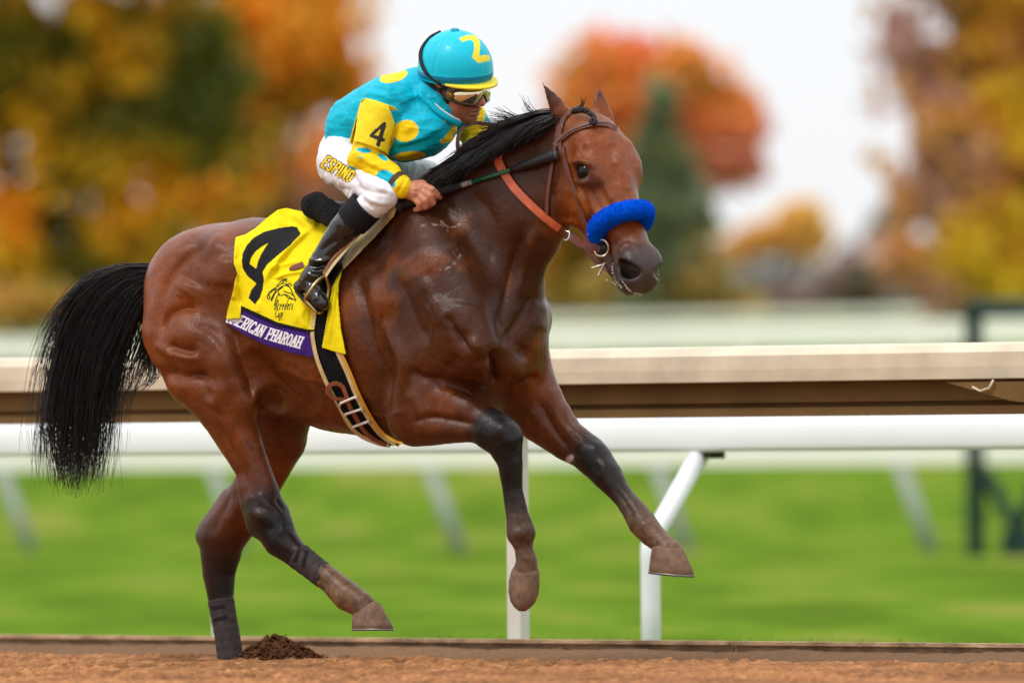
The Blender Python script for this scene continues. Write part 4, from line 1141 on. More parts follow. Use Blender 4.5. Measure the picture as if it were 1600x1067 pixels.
SERIF = {'A': [(0, 1), (1, 1)], 'M': [(0, 1), (1, 1), (.08, 0), (.92, 0)], 'R': [(.1, 1), (1, 1), (.1, 0)], 'I': [(.5, 0), (.5, 1)], 'N': [(.05, 1), (.05, 0), (.95, 0)], 'P': [(.1, 0), (.1, 1)], 'H': [(.05, 0), (.05, 1), (.95, 0), (.95, 1)], 'E': [(.1, 0), (.1, 1)]}


def text_dist(U, V, text, x0, y0, adv, h, w, slant=0.0, serif=0.0, thin=1.0, sp=0.5):
    """distance to the strokes of text laid in the (U, V) plane; widths per letter vary a little"""
    best = np.full(np.shape(U), 1e9); x = x0
    for ch in text:
        wd = {'I': .35, 'M': 1.25, 'N': 1.05, "'": .4, ' ': sp, 'r': .8, 's': .8, 'O': 1.05}.get(ch, 1.0) * w
        for st in GL[ch]:
            p = np.array([(x + a * wd + slant * (1 - b) * h, y0 - (1 - b) * h) for a, b in st]); d, _ = seg_dist(U, V, p); best = np.minimum(best, d)
        if serif:
            for a, b in SERIF.get(ch, []):
                c = (x + a * wd + slant * (1 - b) * h, y0 - (1 - b) * h); d, _ = seg_dist(U, V, [(c[0] - serif, c[1]), (c[0] + serif, c[1])]); best = np.minimum(best, d + .25)
        x += wd + adv
    return best


# ================================================================== cloth laid over the horse
gx_, gy_ = np.arange(330, 660, 3.0), np.arange(310, 712, 3.0)
GU, GV = np.meshgrid(gx_, gy_, indexing='ij')
DW = hfront(GU, GV)
_bi = np.clip(((HV[:, 0] - gx_[0] + 3) / 6).astype(int), -1, 10 ** 6); _bj = np.clip(((HV[:, 1] - gy_[0] + 3) / 6).astype(int), -1, 10 ** 6)
_MD = np.full((len(gx_) // 2 + 2, len(gy_) // 2 + 2), 1e9); _ok = (_bi >= 0) & (_bj >= 0) & (_bi < _MD.shape[0]) & (_bj < _MD.shape[1])
np.minimum.at(_MD, (_bi[_ok], _bj[_ok]), HV[_ok, 2])
_MD2 = _MD[np.arange(len(gx_))[:, None] // 2, np.arange(len(gy_))[None] // 2]
_MD2 = np.where(_MD2 > 1e8, np.nan, _MD2); DW = np.fmin(DW, _MD2)
for i in range(DW.shape[0]):                       # carry the surface over the ridge of the back
    ok = np.nonzero(~np.isnan(DW[i]))[0]
    j0 = min(ok[0] + 5, ok[-1]); DW[i, :j0] = DW[i, j0] + (j0 - np.arange(j0)) * 3.0 * 0.75
    DW[i, ok[-1] + 1:] = DW[i, ok[-1]]
for _ in range(3):
    DW = np.pad(DW, 1, 'edge'); DW = (DW[:-2, 1:-1] + DW[2:, 1:-1] + DW[1:-1, :-2] + DW[1:-1, 2:] + 2 * DW[1:-1, 1:-1]) / 6


def drape(u, v):
    i = np.clip((u - gx_[0]) / 3.0, 0, len(gx_) - 1.001); j = np.clip((v - gy_[0]) / 3.0, 0, len(gy_) - 1.001)
    a, b = i.astype(int), j.astype(int); s, t = i - a, j - b
    return DW[a, b] * (1 - s) * (1 - t) + DW[a + 1, b] * s * (1 - t) + DW[a, b + 1] * (1 - s) * t + DW[a + 1, b + 1] * s * t


def sheet(name, poly, off, folds, mt, parent, paint=None, step=0.8, thick=0.0025, depth=None):
    """cloth or leather cut to a traced outline and laid over the horse with folds; paint(U, V) gives its print"""
    p = np.asarray(poly, float)
    xs = np.arange(p[:, 0].min() - 2, p[:, 0].max() + 3, step); ys = np.arange(p[:, 1].min() - 2, p[:, 1].max() + 3, step)
    U, V = np.meshgrid(xs, ys, indexing='ij'); n = len(ys)
    ins = in_poly(U + step / 2, V + step / 2, p)[:-1, :-1]
    I, J = np.nonzero(ins)
    q = np.stack([I * n + J, I * n + J + 1, (I + 1) * n + J + 1, (I + 1) * n + J], 1)
    use, inv = np.unique(q, return_inverse=True); q = inv.reshape(q.shape)
    u, v = U.ravel()[use], V.ravel()[use]
    w = (drape(u, v) if depth is None else depth(u, v)) - off
    for pts, wd, amp in folds:
        d, t = seg_dist(u, v, smooth_path(pts, 20) if len(pts) > 2 else pts); w = w - amp * 1.5 * np.exp(-(d / wd) ** 2) * (sstep(-.05, .25, t) * sstep(1.05, .75, t))
    w = w - 0.8 * fbm(u / 14, v / 14, 3.1, 3)
    o = mk(name, P(u, v, w), q, mt, parent, True, None if paint is None else paint(u, v))
    if thick:
        md = o.modifiers.new('thickness', 'SOLIDIFY'); md.thickness = thick; md.offset = -1
    return o


YEL = np.array([0.80, 0.66, 0.006]); BLK = np.array(lin(30, 30, 32)); PUR = np.array(lin(62, 36, 116)); WHT = np.array([.82, .82, .84])
M_cloth = mat('saddle_cloth', rough=0.75, spec=0.12, paint=True, bump=(500, .12, .0015))
c3 = lambda L: [(x / 3.557 + 340, y / 3.557 + 290) for x, y in L]
FOUR = c3([(410, 227), (440, 230), (463, 268), (400, 335), (330, 392), (275, 440), (250, 482), (258, 522), (250, 580), (236, 622), (209, 660), (172, 626), (186, 582), (216, 545), (165, 502), (140, 462), (134, 420), (140, 375), (160, 335), (200, 290), (260, 256), (340, 236)])
HOLE = c3([(282, 319), (245, 375), (225, 420), (214, 462), (178, 435), (186, 402), (210, 368), (243, 342)])
EMB = [c3(x) for x in ([(276, 628), (283, 598), (312, 574), (350, 550), (372, 528), (386, 516), (378, 530), (384, 536)], [(283, 612), (300, 590), (326, 575), (318, 592), (306, 612), (296, 636)],
                       [(300, 640), (316, 606), (336, 578), (360, 560), (384, 556), (404, 572), (418, 600), (432, 634)], [(432, 634), (414, 630), (396, 614), (372, 606), (348, 612), (336, 600), (342, 580), (362, 566)],
                       [(366, 586), (384, 594), (408, 600), (420, 612)], [(350, 548), (372, 544), (394, 556), (410, 580)], [(316, 668), (322, 640), (330, 620), (346, 600)], [(280, 604), (290, 620), (284, 634)], [(372, 604), (390, 622), (416, 634)],
                       [(384, 552), (400, 546), (412, 560)], [(330, 556), (350, 536), (370, 520)])]
cp = drape(430., 440.)
cloth = thing('saddle_cloth', P(430, 440, float(cp) - 8), 'bright yellow saddle cloth with big black number and purple name band', 'saddle cloth')


def paint_main(u, v):
    C = np.tile(YEL, (len(u), 1)) * (1 + .05 * fbm(u / 20, v / 20, 0, 3))[:, None]
    C[in_poly(u, v, FOUR) & ~in_poly(u, v, HOLE)] = BLK
    for st in EMB:
        d, _ = seg_dist(u, v, smooth_path(st, 24)); C[d < 0.85] = BLK
    for tx, ox, oy, hh, ww in (('Breeders\'', 428.5, 484, 15, 3.1), ('Cup', 429, 496, 13, 3.4)):
        a_ = -0.02; x = (u - ox) * math.cos(a_) + (v - oy) * math.sin(a_); y = -(u - ox) * math.sin(a_) + (v - oy) * math.cos(a_)
        C[text_dist(x, y, tx, 0, 0, .8, hh, ww, .28) < 0.62] = BLK
    C[(seg_dist(u, v, [(376, 480), (433, 506), (478, 517), (489, 517)])[0] < 2.6) & (u > 376.5)] = BLK
    return C


MAIN = [(368, 371), (384, 366), (400, 356), (418, 340), (434, 328), (447, 325), (460, 328), (474, 331), (497, 348), (520, 352), (546, 340), (566, 344), (556, 368), (530, 404), (512, 440), (500, 468), (494, 490), (490, 517), (480, 519.5), (470, 515), (455, 512), (433, 508), (405, 495), (376.5, 482), (374.5, 497), (353, 498.5), (356, 484), (364, 456), (371, 428), (365, 411), (366, 390)]
sheet('cloth_panel', MAIN, 9, [([(452, 330), (480, 350), (500, 352)], 6, 5), ([(496, 352), (470, 368), (440, 398), (418, 428), (410, 446)], 6, 6.5), ([(490, 362), (462, 386), (436, 416), (424, 440)], 5, -3.5), ([(418, 420), (438, 414), (470, 408)], 4, 3), ([(424, 444), (440, 430), (470, 424), (490, 424)], 4, 3.5), ([(420, 436), (444, 440), (462, 452)], 3.5, -2.5),
      ([(480, 470), (470, 495), (480, 519)], 6, 4), ([(492, 470), (486, 495), (488, 515)], 4, -4), ([(371, 428), (374, 455), (377, 482)], 3.5, -5), ([(362, 470), (366, 440)], 6, 4.5), ([(390, 362), (384, 390), (384, 420)], 8, 2.5), ([(440, 480), (436, 500)], 5, 2), ([(405, 470), (402, 490)], 5, 2), ([(378, 380), (375, 405)], 4, -2),
      ([(430, 340), (446, 352), (470, 356)], 5, 2.5), ([(455, 470), (462, 490), (460, 510)], 4, 2), ([(365, 380), (368, 405)], 4, 2.5)], M_cloth, cloth, paint_main)


def paint_band(u, v):
    C = np.tile(PUR, (len(u), 1))
    # letters run along the slanting band: x along it, y below its middle line
    mid = smooth_path([(352, 494), (371, 500.5), (407, 517.5), (440, 528), (476, 537.5), (489, 540)], 60)
    d, t = seg_dist(u, v, mid)
    L = np.concatenate([[0], np.cumsum(np.linalg.norm(np.diff(mid, axis=0), axis=1))])
    tx = np.gradient(mid, axis=0); ii = np.clip((t * 59).astype(int), 0, 59); tg = tx[ii]
    idx = np.argmin(((u[:, None] - mid[None, :, 0]) ** 2 + (v[:, None] - mid[None, :, 1]) ** 2), 1)
    tg = tx[idx] / np.linalg.norm(tx[idx], axis=1)[:, None]
    dx, dy = u - mid[idx, 0], v - mid[idx, 1]
    x = L[idx] + dx * tg[:, 0] + dy * tg[:, 1]; y = -dx * tg[:, 1] + dy * tg[:, 0]
    td = text_dist(x, y, 'AMERICAN PHAROAH', 4.0, 8.0, 2.35, 17.5, 5.6, .16, 1.7, sp=.55)
    C[td < 1.22] = WHT
    return C


BAND = [(353, 496), (374, 479.5), (405, 496), (433, 508), (470, 517), (491, 518), (490, 558.5), (450, 550), (410, 537), (380, 521), (353, 504)]
sheet('name_band', BAND, 4.5, [([(372, 482), (368, 500), (366, 512)], 4, -2), ([(440, 512), (436, 545)], 9, 1.2), ([(400, 498), (396, 530)], 8, 1.2), ([(474, 518), (472, 555)], 6, 1.4)], M_cloth, cloth, paint_band, 0.6)
HBACK = (lambda f, g: np.where((f < 0).any(2), g[2][f.shape[2] - 1 - (f < 0)[:, :, ::-1].argmax(2)], np.nan))(F_H.f, F_H.g)
def far_depth(u, v):
    i = np.clip(np.searchsorted(F_H.g[0], u), 0, len(F_H.g[0]) - 1); j = np.clip(np.searchsorted(F_H.g[1], np.maximum(v, 352)), 0, len(F_H.g[1]) - 1)
    return np.nan_to_num(HBACK[i, j], nan=-200.0) + 14 - np.maximum(352 - v, 0) * 3.0
sheet('far_panel', [(450, 332), (560, 340), (566, 470), (470, 470)], 0, [], M_cloth, cloth, lambda u, v: np.tile(YEL, (len(u), 1)), 3.0, .003, far_depth)
STRIP = [(600, 332), (606, 342), (574, 358), (550, 386), (535, 416), (529, 445), (528, 473), (532, 515), (540, 553.5), (522, 549), (503, 543), (509, 508), (515, 470), (520, 432), (534, 404), (560, 366), (580, 345)]
sheet('front_panel', STRIP, 12, [([(526, 430), (519, 480), (512, 540)], 5, 3.5), ([(533, 430), (527, 480), (534, 545)], 3.5, -2)], M_cloth, cloth, lambda u, v: np.tile(YEL, (len(u), 1)) * (1 + .05 * fbm(u / 20, v / 20, 0, 3))[:, None])

# ================================================================== saddle, girth, stirrup
M_black = mat('black_leather', (0.008, 0.008, 0.009), 0.4, 0.25, bump=(150, .15, .002))
M_elastic = mat('black_elastic', (0.008, 0.008, 0.009), 0.9, 0.08, bump=(700, .3, .001))
M_fleeceK = mat('black_fleece', (0.006, 0.006, 0.007), 0.95, 0.08, sheen=.05, bump=(330, 1.0, .008))
M_creamL = mat('cream_leather', lin(198, 176, 126), 0.55, 0.35, var=(30, .15))
M_amber = mat('amber_edge', lin(205, 150, 40), 0.5, 0.35)
M_tan = mat('tan_leather', lin(128, 74, 48), 0.5, 0.4, var=(40, .2))
M_metal = mat('steel', lin(205, 200, 190), 0.22, 0.5, 1.0)
M_brass = mat('brass_iron', lin(190, 170, 120), 0.25, 0.5, 1.0)
saddle = thing('racing_saddle', P(560, 350, -260.), 'small black racing saddle with a fleece roll behind the rider and cream edged flap', 'saddle')
fs = Field(np.arange(462, 560, 1.6), np.arange(295, 368, 1.6), np.arange(-330, -90, 2.0))
fs.chain([(490, 324, W_of(490, 62), 17), (494, 321, W_of(494, 0), 21), (506, 324, W_of(512, -60), 15)], 6)
fs.chain([(488, 322, W_of(488, 55), 16), (510, 330, W_of(510, 66), 20), (528, 344, W_of(530, 84), 18)], 8)
fs.ell((492, 318, W_of(492, 44)), (20, 15, 26), None, 8)
v_, q_ = fs.mesh(); n_ = normals(v_, q_); v_ = v_ + n_ * (1.6 * fbm(v_[:, 0] / 4, v_[:, 1] / 4, v_[:, 2] / 4, 3) + 1.0 * fbm(v_[:, 0] / 11, v_[:, 1] / 11, v_[:, 2] / 11, 2))[:, None]
mk('fleece_roll', P(*v_.T), q_, M_fleeceK, saddle)
sheet('saddle_flap', [(538, 340), (620, 322), (600, 345), (570, 374), (545, 402), (524, 436), (508, 470), (496, 486), (498, 455), (508, 420), (522, 384)], 17, [], M_black, saddle, None, 1.4)
sheet('panel_edge', [(622, 318), (614, 338), (588, 367), (566, 390), (549, 408), (536, 420), (534, 410), (546, 388), (566, 362), (590, 341), (606, 330)], 19, [([(614, 328), (580, 364), (542, 412)], 5, 4)], M_creamL, saddle, None, 1.0)
fs = Field(np.arange(480, 700, 3.0), np.arange(285, 372, 3.0), np.arange(-480, -60, 3.0))
fs.chain([(500, 338, W_of(500, 0), 26), (560, 348, W_of(560, 0), 30), (630, 330, W_of(630, 0), 32)], 12, (LAT, 1.6))
v_, q_ = fs.mesh(); mk('seat', P(*v_.T), q_, M_black, saddle)


def strap(name, pts, width, mt, parent, off=3.0, thick=1.6, n=40, depth=None, taper=None):
    """leather strap laid along the horse through image points; depth(u, v) defaults to the horse's near surface"""
    p = smooth_path(pts, n) if len(pts[0]) == 2 else smooth_path(pts, n)
    if p.shape[1] == 2:
        w = (hfront(p[:, 0], p[:, 1]) if depth is None else depth(p[:, 0], p[:, 1]))
        ok = ~np.isnan(w); w = np.interp(np.arange(n), np.nonzero(ok)[0], w[ok])
        for _ in range(3): w = np.convolve(np.pad(w, 2, 'edge'), np.ones(5) / 5, 'valid')
        p = np.column_stack([p, w - off])
    t = np.gradient(p, axis=0); t2 = t[:, :2] / (np.linalg.norm(t[:, :2], axis=1)[:, None] + 1e-9)
    nrm = np.column_stack([-t2[:, 1], t2[:, 0], np.zeros(n)])
    # tilt the strap with the surface below it
    a = hfront(p[:, 0] + nrm[:, 0] * 5, p[:, 1] + nrm[:, 1] * 5); b = hfront(p[:, 0] - nrm[:, 0] * 5, p[:, 1] - nrm[:, 1] * 5)
    sl = np.clip(np.nan_to_num((a - b) / 10), -0.9, 0.9)
    nrm[:, 2] = np.convolve(np.pad(sl, 3, 'edge'), np.ones(7) / 7, 'valid')
    out = np.array([0, 0, -1.0])
    wd = width / 2 * (np.ones(n) if taper is None else np.interp(np.linspace(0, 1, n), *zip(*taper)))
    prof = [(-1, 0), (-.86, -1), (.86, -1), (1, 0), (.86, 1), (-.86, 1)]
    V = np.stack([p + nrm * (wd * a)[:, None] - out * b * thick * .6 for a, b in prof], 1).reshape(-1, 3)
    k = 6; Q = [[i * k + j, i * k + (j + 1) % k, (i + 1) * k + (j + 1) % k, (i + 1) * k + j] for i in range(n - 1) for j in range(k)]
    Q += [[0, 1, 2, 3], [0, 3, 4, 5], [(n - 1) * k + 3, (n - 1) * k + 2, (n - 1) * k + 1, (n - 1) * k], [(n - 1) * k + 5, (n - 1) * k + 4, (n - 1) * k + 3, (n - 1) * k]]
    return mk(name, P(*V.T), np.array(Q), mt, parent, False)


girth = thing('girth', P(540, 600, float(drape(540., 600.)) - 6), 'black elastic girth edged in cream and amber with a leather strap and three white buckles', 'girth')
LG = [(500, 462), (491, 487), (488, 516), (490, 538), (497, 566), (511, 600), (525, 625), (545, 662), (564, 681), (592, 693), (610, 696)]
RG = [(520, 462), (521, 500), (524, 535), (528, 552), (542, 583), (556, 617), (573, 650), (592, 677), (610, 690), (624, 695)]
sheet('elastic_band', LG + RG[::-1], 5, [], M_elastic, girth, None, 1.0)
strap('cream_edge', LG[1:], 6.5, M_creamL, girth, 7, 2.2, depth=drape)
strap('cream_edge', RG[2:], 6, M_creamL, girth, 8, 2.2, depth=drape)
strap('amber_edge', [(u + 4.5, v - 2.2) for u, v in RG[2:]], 4.5, M_amber, girth, 8, 2.0, depth=drape)
strap('leather_strap', [(520, 622), (512, 614), (514, 604), (524, 599), (535, 604), (541, 618), (545, 632), (556, 652), (568, 672), (584, 686), (604, 695)], 7, M_tan, girth, 11, 1.8, depth=drape)
strap('leather_strap', [(514, 614), (522, 622), (532, 624), (541, 625)], 6, M_tan, girth, 13, 1.8, depth=drape)
for a, b in (((532, 630), (556, 620)), ((540, 647), (565, 639)), ((552, 667), (576, 658))):
    mb = MB(); m_ = ((a[0] + b[0]) / 2, (a[1] + b[1]) / 2)
    pts = np.array([(a[0] - 1, a[1] + 4), a, m_, b, (b[0] + 1.5, b[1] + 4)], float); w = drape(pts[:, 0], pts[:, 1]) - 15
    mb.tube(P(pts[:, 0], pts[:, 1], w), 0.0044, 8); mb.build('buckle', mat('white_buckle', lin(220, 215, 205), .4, .5), girth)

iron = thing('stirrup', P(495, 460, -400.), 'light stirrup iron and narrow leather holding the toe of the black boot', 'stirrup')

# ================================================================== bridle
c2 = lambda L: [(x / 2.884 + 740, y / 2.884 + 110) for x, y in L]
M_brl = mat('brown_leather', lin(98, 52, 40), 0.42, 0.45, var=(60, .2), coat=.15)
M_rein = mat('orange_tan_leather', lin(190, 92, 58), 0.5, 0.4, var=(30, .2), coat=.1)
M_blue = mat('blue_fleece', (0.0, 0.105, 0.80), 0.95, 0.05, bump=(420, 1.0, .006), var=(160, .22))
M_foam = mat('foam', lin(226, 220, 214), .35, .5)
bridle = thing('bridle', P(905, 300, -560.), 'brown leather bridle with a fluffy blue noseband on the horse head', 'bridle')
strap('browband', c2([(362, 338), (400, 300), (450, 266), (520, 243), (590, 239), (648, 264)]), 8.5, M_brl, bridle, 4, 2.0)
strap('browband', c2([(372, 322), (420, 281), (470, 255), (530, 238), (592, 233), (640, 248)]), 3, M_brl, bridle, 6.5, 1.2)
strap('cheekpiece', c2([(388, 262), (384, 320), (396, 372), (430, 480), (470, 592), (500, 690), (530, 742), (566, 780)]), 8, M_brl, bridle, 4, 2.2, taper=[(0, .8), (.6, .9), (.75, 1.3), (.8, 1), (1, 1)])
strap('noseband_hanger', c2([(400, 345), (412, 405), (452, 530), (500, 612), (550, 668)]), 5, M_brl, bridle, 5, 1.6)
strap('throatlatch', c2([(384, 250), (368, 330), (348, 450), (333, 560), (328, 650)]), 6, M_brl, bridle, 4, 1.6)
strap('crownpiece', [(874, 204), (880, 186), (892, 174), (906, 168)], 7, M_brl, bridle, 3, 2)
strap('lip_strap', c2([(500, 792), (530, 840), (562, 872), (600, 900)]), 7, M_brl, bridle, 2, 2)
# fluffy noseband tube, round the nose in head coordinates
nb = smooth_path([HP(*q) for q in ((196, -66, 36), (194, -46, 42), (197, -22, 40), (201, 0, 30), (203, 10, 10), (204, 11, -6), (203, 4, -16), (202, -14, -23), (202, -34, -27))], 30)
fs = Field(np.arange(905, 1050, 1.3), np.arange(290, 390, 1.3), np.arange(-660, -520, 1.6))
rr = 15.8 * np.array([0.72] + [1.0] * 27 + [.9, .7])
fs.chain(np.column_stack([nb, rr]), 3)
v_, q_ = fs.mesh(); n_ = normals(v_, q_)
v_ = v_ + n_ * (1.0 * fbm(v_[:, 0] / 2.6, v_[:, 1] / 2.6, v_[:, 2] / 2.6, 2) + 1.4 * fbm(v_[:, 0] / 9, v_[:, 1] / 9, v_[:, 2] / 9, 2))[:, None]
mk('fleece_noseband', P(*v_.T), q_, M_blue, bridle)
g = np.random.default_rng(77); k_ = g.choice(len(v_), 9000); rt = v_[k_]; dn = n_[k_] + g.normal(0, .5, (len(k_), 3)); sd_ = np.cross(dn, g.normal(0, 1, (len(k_), 3))); sd_ /= np.linalg.norm(sd_, axis=1)[:, None] + 1e-9
fz_ = np.stack([rt - sd_ * .35, rt + sd_ * .35, rt + dn * (.9 + 1.2 * g.random((len(k_), 1)))], 1).reshape(-1, 3)
o_ = mk('fleece_pile', P(*fz_.T), np.arange(len(fz_)).reshape(-1, 3), M_blue, bridle, False); o_['kind'] = 'stuff'


def ring(name, pts, r, mt, parent, closed=True):
    p = smooth_path(list(pts) + ([pts[0], ] if closed else []), 32); mb = MB(); mb.tube(P(*p.T), r / PPM, 8); return mb.build(name, mt, parent)


wb = float(np.nanmin(hfront(np.array([940., 950., 955.]), np.array([385., 385., 395.])))) - 6
ring('bit_ring', [(936, 374, wb), (945, 376, wb - 3), (951, 386, wb - 3), (949, 395, wb), (943, 400, wb + 1), (933, 399, wb + 2), (929, 393, wb + 2)], 1.9, M_metal, bridle, False)
ring('bit_bar', [(924, 419, wb - 2), (940, 414, wb - 5), (959, 407, wb + 2)], 1.3, M_metal, bridle, False)
ring('bit_bar', [(945, 411, wb - 6), (938, 424, wb - 4), (935, 431, wb - 4)], 1.6, M_metal, bridle, False)
ring('buckle', [(918, 366, wb), (925, 368, wb - 3), (927, 361, wb - 3), (924, 356, wb)], 1.5, M_metal, bridle, False)
fs = Field(np.arange(925, 965, 1.3), np.arange(370, 412, 1.3), np.arange(wb - 20, wb + 30, 1.5))
fs.ell((945, 389, wb + 5), (8, 11, 7), None, 2); v_, q_ = fs.mesh(); mk('bit_guard', P(*v_.T), q_, M_black, bridle)
# drops of foam at the lips
mb = MB(); g = np.random.default_rng(3)
for pts, n_f, r_ in (([(957, 414), (958, 426), (963, 440), (972, 449)], 26, 1.5), ([(970, 436), (980, 450), (990, 457), (1004, 461)], 26, 1.3), ([(948, 437), (955, 442), (964, 446)], 10, 1.2), ([(1028, 422), (1029, 434)], 8, 1.1)):
    p = smooth_path(pts, n_f); w = hfront(p[:, 0], p[:, 1]); w = np.where(np.isnan(w), np.nanmean(w), w) - .4
    for i in range(n_f):
        mb.add(*lump(P(p[i, 0] + g.normal(0, .7), p[i, 1] + g.normal(0, .7), w[i]), r_ * g.uniform(.3, 1.1) / PPM, g))
o_ = mb.build('foam', M_foam, horse); o_['kind'] = 'stuff'
# reins
rein = thing('rein', P(840, 330, -520.), 'orange tan leather rein running from the bit up the neck', 'rein')
strap('rein_strap', [(790, 222), (780, 236), (778, 250), (786, 268), (806, 297), (837, 328), (858, 346), (874, 358)], 14, M_rein, rein, 5, 2.4, 50, taper=[(0, .9), (.4, 1), (1, .85)])
strap('rein_strap', [(872, 356), (893, 371), (912, 382), (929, 388), (938, 389)], 14, M_brl, rein, 8, 2.6, 30, taper=[(0, .8), (.3, 1.05), (.8, 1.1), (1, .6)])
ring('buckle', [(884, 361, wb + 40), (890, 364, wb + 36), (888, 373, wb + 34), (882, 376, wb + 36)], 1.4, M_metal, rein, False)
# ================================================================== the jockey
R_O = np.array([710.0, 125.0, W_of(710, 0)])
RAX = axes3([0.77, 0.15, -0.62], [-0.63, 0.17, -0.75])       # rows: face forward, (up), towards the rider's right
if RAX[1][1] > 0: RAX[1] = -RAX[1]
def RP(x, y, z):
    return R_O + x * RAX[0] + y * RAX[1] + z * RAX[2]


hw = float(np.nanmin(hfront(np.array([650., 665., 680.]), np.array([312., 312., 312.]))))
WH = hw - 14                                        # depth of the near hand, resting on the withers
R4 = I4
SH_N, EL_N, WR_N = R4(594, 180, 82, 30), R4(571, 246, 104, 25), (634, 297, WH - 2, 16)
SH_F, EL_F, WR_F = R4(722, 170, -84, 29), R4(752, 222, -100, 25), (742, 246, W_of(760, -40), 15)


def rider_body():
    xs = np.concatenate([np.arange(440, 622, 4.0), np.arange(622, 776, 1.25), np.arange(776, 800, 4.0)])
    ys = np.concatenate([np.arange(66, 100, 3.0), np.arange(100, 200, 1.25), np.arange(200, 282, 3.0), np.arange(282, 334, 1.25), np.arange(334, 500, 4.0)])
    zs = np.concatenate([np.arange(-480, -440, 4.0), np.arange(-440, -285, 1.3), np.arange(-285, -90, 4.0)])
    F = Field(xs, ys, zs)
    sh = lambda n, k: (*n[:3], n[3] - k)
    # inside the clothes
    F.chain([R4(556, 220, 0, 28), R4(605, 185, 0, 46), R4(660, 168, 0, 42)], 10, (LAT, 1.3))
    F.chain([sh(SH_N, 9), sh(EL_N, 9), sh(WR_N, 5)], 6); F.chain([sh(SH_F, 9), sh(EL_F, 9), sh(WR_F, 4)], 6)
    for sd in (1, -1):
        F.chain([R4(540, 248, 40 * sd, 24), R4(572, 284, 95 * sd, 25) if sd > 0 else R4(610, 268, -70, 27), R4(598, 308, 114, 17) if sd > 0 else R4(690, 286, -112, 19)], 8)
        F.chain([R4(590, 308, 114, 17), R4(538, 360, 126, 14), R4(490, 430, 138, 11), R4(500, 470, 140, 9)] if sd > 0 else [R4(690, 286, -112, 19), R4(650, 350, -126, 17), R4(600, 420, -138, 11), R4(612, 456, -140, 9)], 6)
    # neck and head
    F.chain([(664, 172, W_of(664, 0), 36), (690, 158, W_of(690, 0), 33), tuple(RP(-10, -14, 0)) + (33,)], 10)
    he = lambda c, r, k=6, sub=False: F.ell(RP(*c), r, RAX, k, sub)
    he((-4, 12, 0), (46, 40, 36)); he((14, -20, 0), (33, 40, 31), 10); he((20, -44, 0), (20, 18, 23), 10); he((32, -55, 0), (12, 9.5, 12), 7)
    for sd in (1, -1):
        he((24, -24, 19 * sd), (17, 14, 12), 8); he((6, -40, 24 * sd), (22, 14, 8), 8)
        he((40, -2, 15 * sd), (8, 6, 12), 5)
        he((49, -29, 6.5 * sd), (6.5, 5, 4.5), 3)
        F.chain([(*RP(46, -33, 9 * sd), 1.5), (*RP(43, -42, 14 * sd), 1.2)], 3, None, True)
        he((-7, -8, 38 * sd), (13, 20, 4.5), 3)
        F.chain([(*RP(-6, 2, 43.5 * sd), 2), (*RP(-8, -9, 44 * sd), 3.4), (*RP(-4, -17, 43.5 * sd), 2)], 3, None, True)
    F.chain([(*RP(45, -6, 0), 4.5), (*RP(51, -17, 0), 5.5), (*RP(55.5, -28, 0), 6.5)], 5)
    he((44, -40.5, 0), (7, 3.6, 11), 3); he((41.5, -47.5, 0), (7, 3.8, 9.5), 3)
    F.chain([(*RP(46, -44, 11), 1.0), (*RP(51, -43.6, 4), 1.5), (*RP(51, -43.6, -4), 1.5), (*RP(46, -44, -11), 1.0)], 1.6, None, True)
    F.chain([(*RP(40, -51.5, 5), 1.0), (*RP(41, -51.5, -5), 1.0)], 4, None, True)
    # near hand closed on the whip
    F.chain([(*WR_N[:2], WH - 2, 13), (648, 300, WH - 4, 15.5), (658, 302, WH - 4, 14)], 5, ((0.1, 0.05, -1), .8))
    for nd in ([(661, 291, WH - 8, 6.8), (675, 297, WH - 13, 6.3), (683, 305, WH - 8, 5.6), (678, 312, WH + 4, 5)],
               [(660, 299, WH - 10, 6.8), (672, 307, WH - 16, 6.3), (676, 317, WH - 11, 5.6), (669, 322, WH + 3, 5)],
               [(654, 305, WH - 10, 6.5), (664, 314, WH - 16, 6), (665, 323, WH - 11, 5.3), (658, 326, WH + 2, 4.7)],
               [(647, 309, WH - 8, 6), (655, 318, WH - 13, 5.3), (655, 326, WH - 9, 4.7), (649, 328, WH + 2, 4.2)]):
        F.chain(nd, 1.8)
    F.chain([(644, 290, WH + 2, 7.5), (660, 288, WH + 12, 6.8), (676, 296, WH + 16, 5.8), (687, 308, WH + 8, 4.6)], 2.5)
    # far hand, behind the mane
    F.chain([(*WR_F[:3], 12), (738, 256, WR_F[2] - 4, 14)], 4)
    for i in range(4):
        F.chain([(734 - i * 3, 250 + i * 6, WR_F[2] - 10, 5.6), (728 - i * 3, 256 + i * 6, WR_F[2] - 18, 5.2), (732 - i * 3, 263 + i * 5, WR_F[2] - 22, 4.6)], 1.8)
    return F


jockey = thing('person', P(600, 300, W_of(600, 0)), 'jockey in turquoise and yellow silks and white breeches crouched on the galloping horse', 'person')
FB = rider_body(); v, q = FB.mesh(); v = laplace(v, q, 1, .4); n_ = normals(v, q)
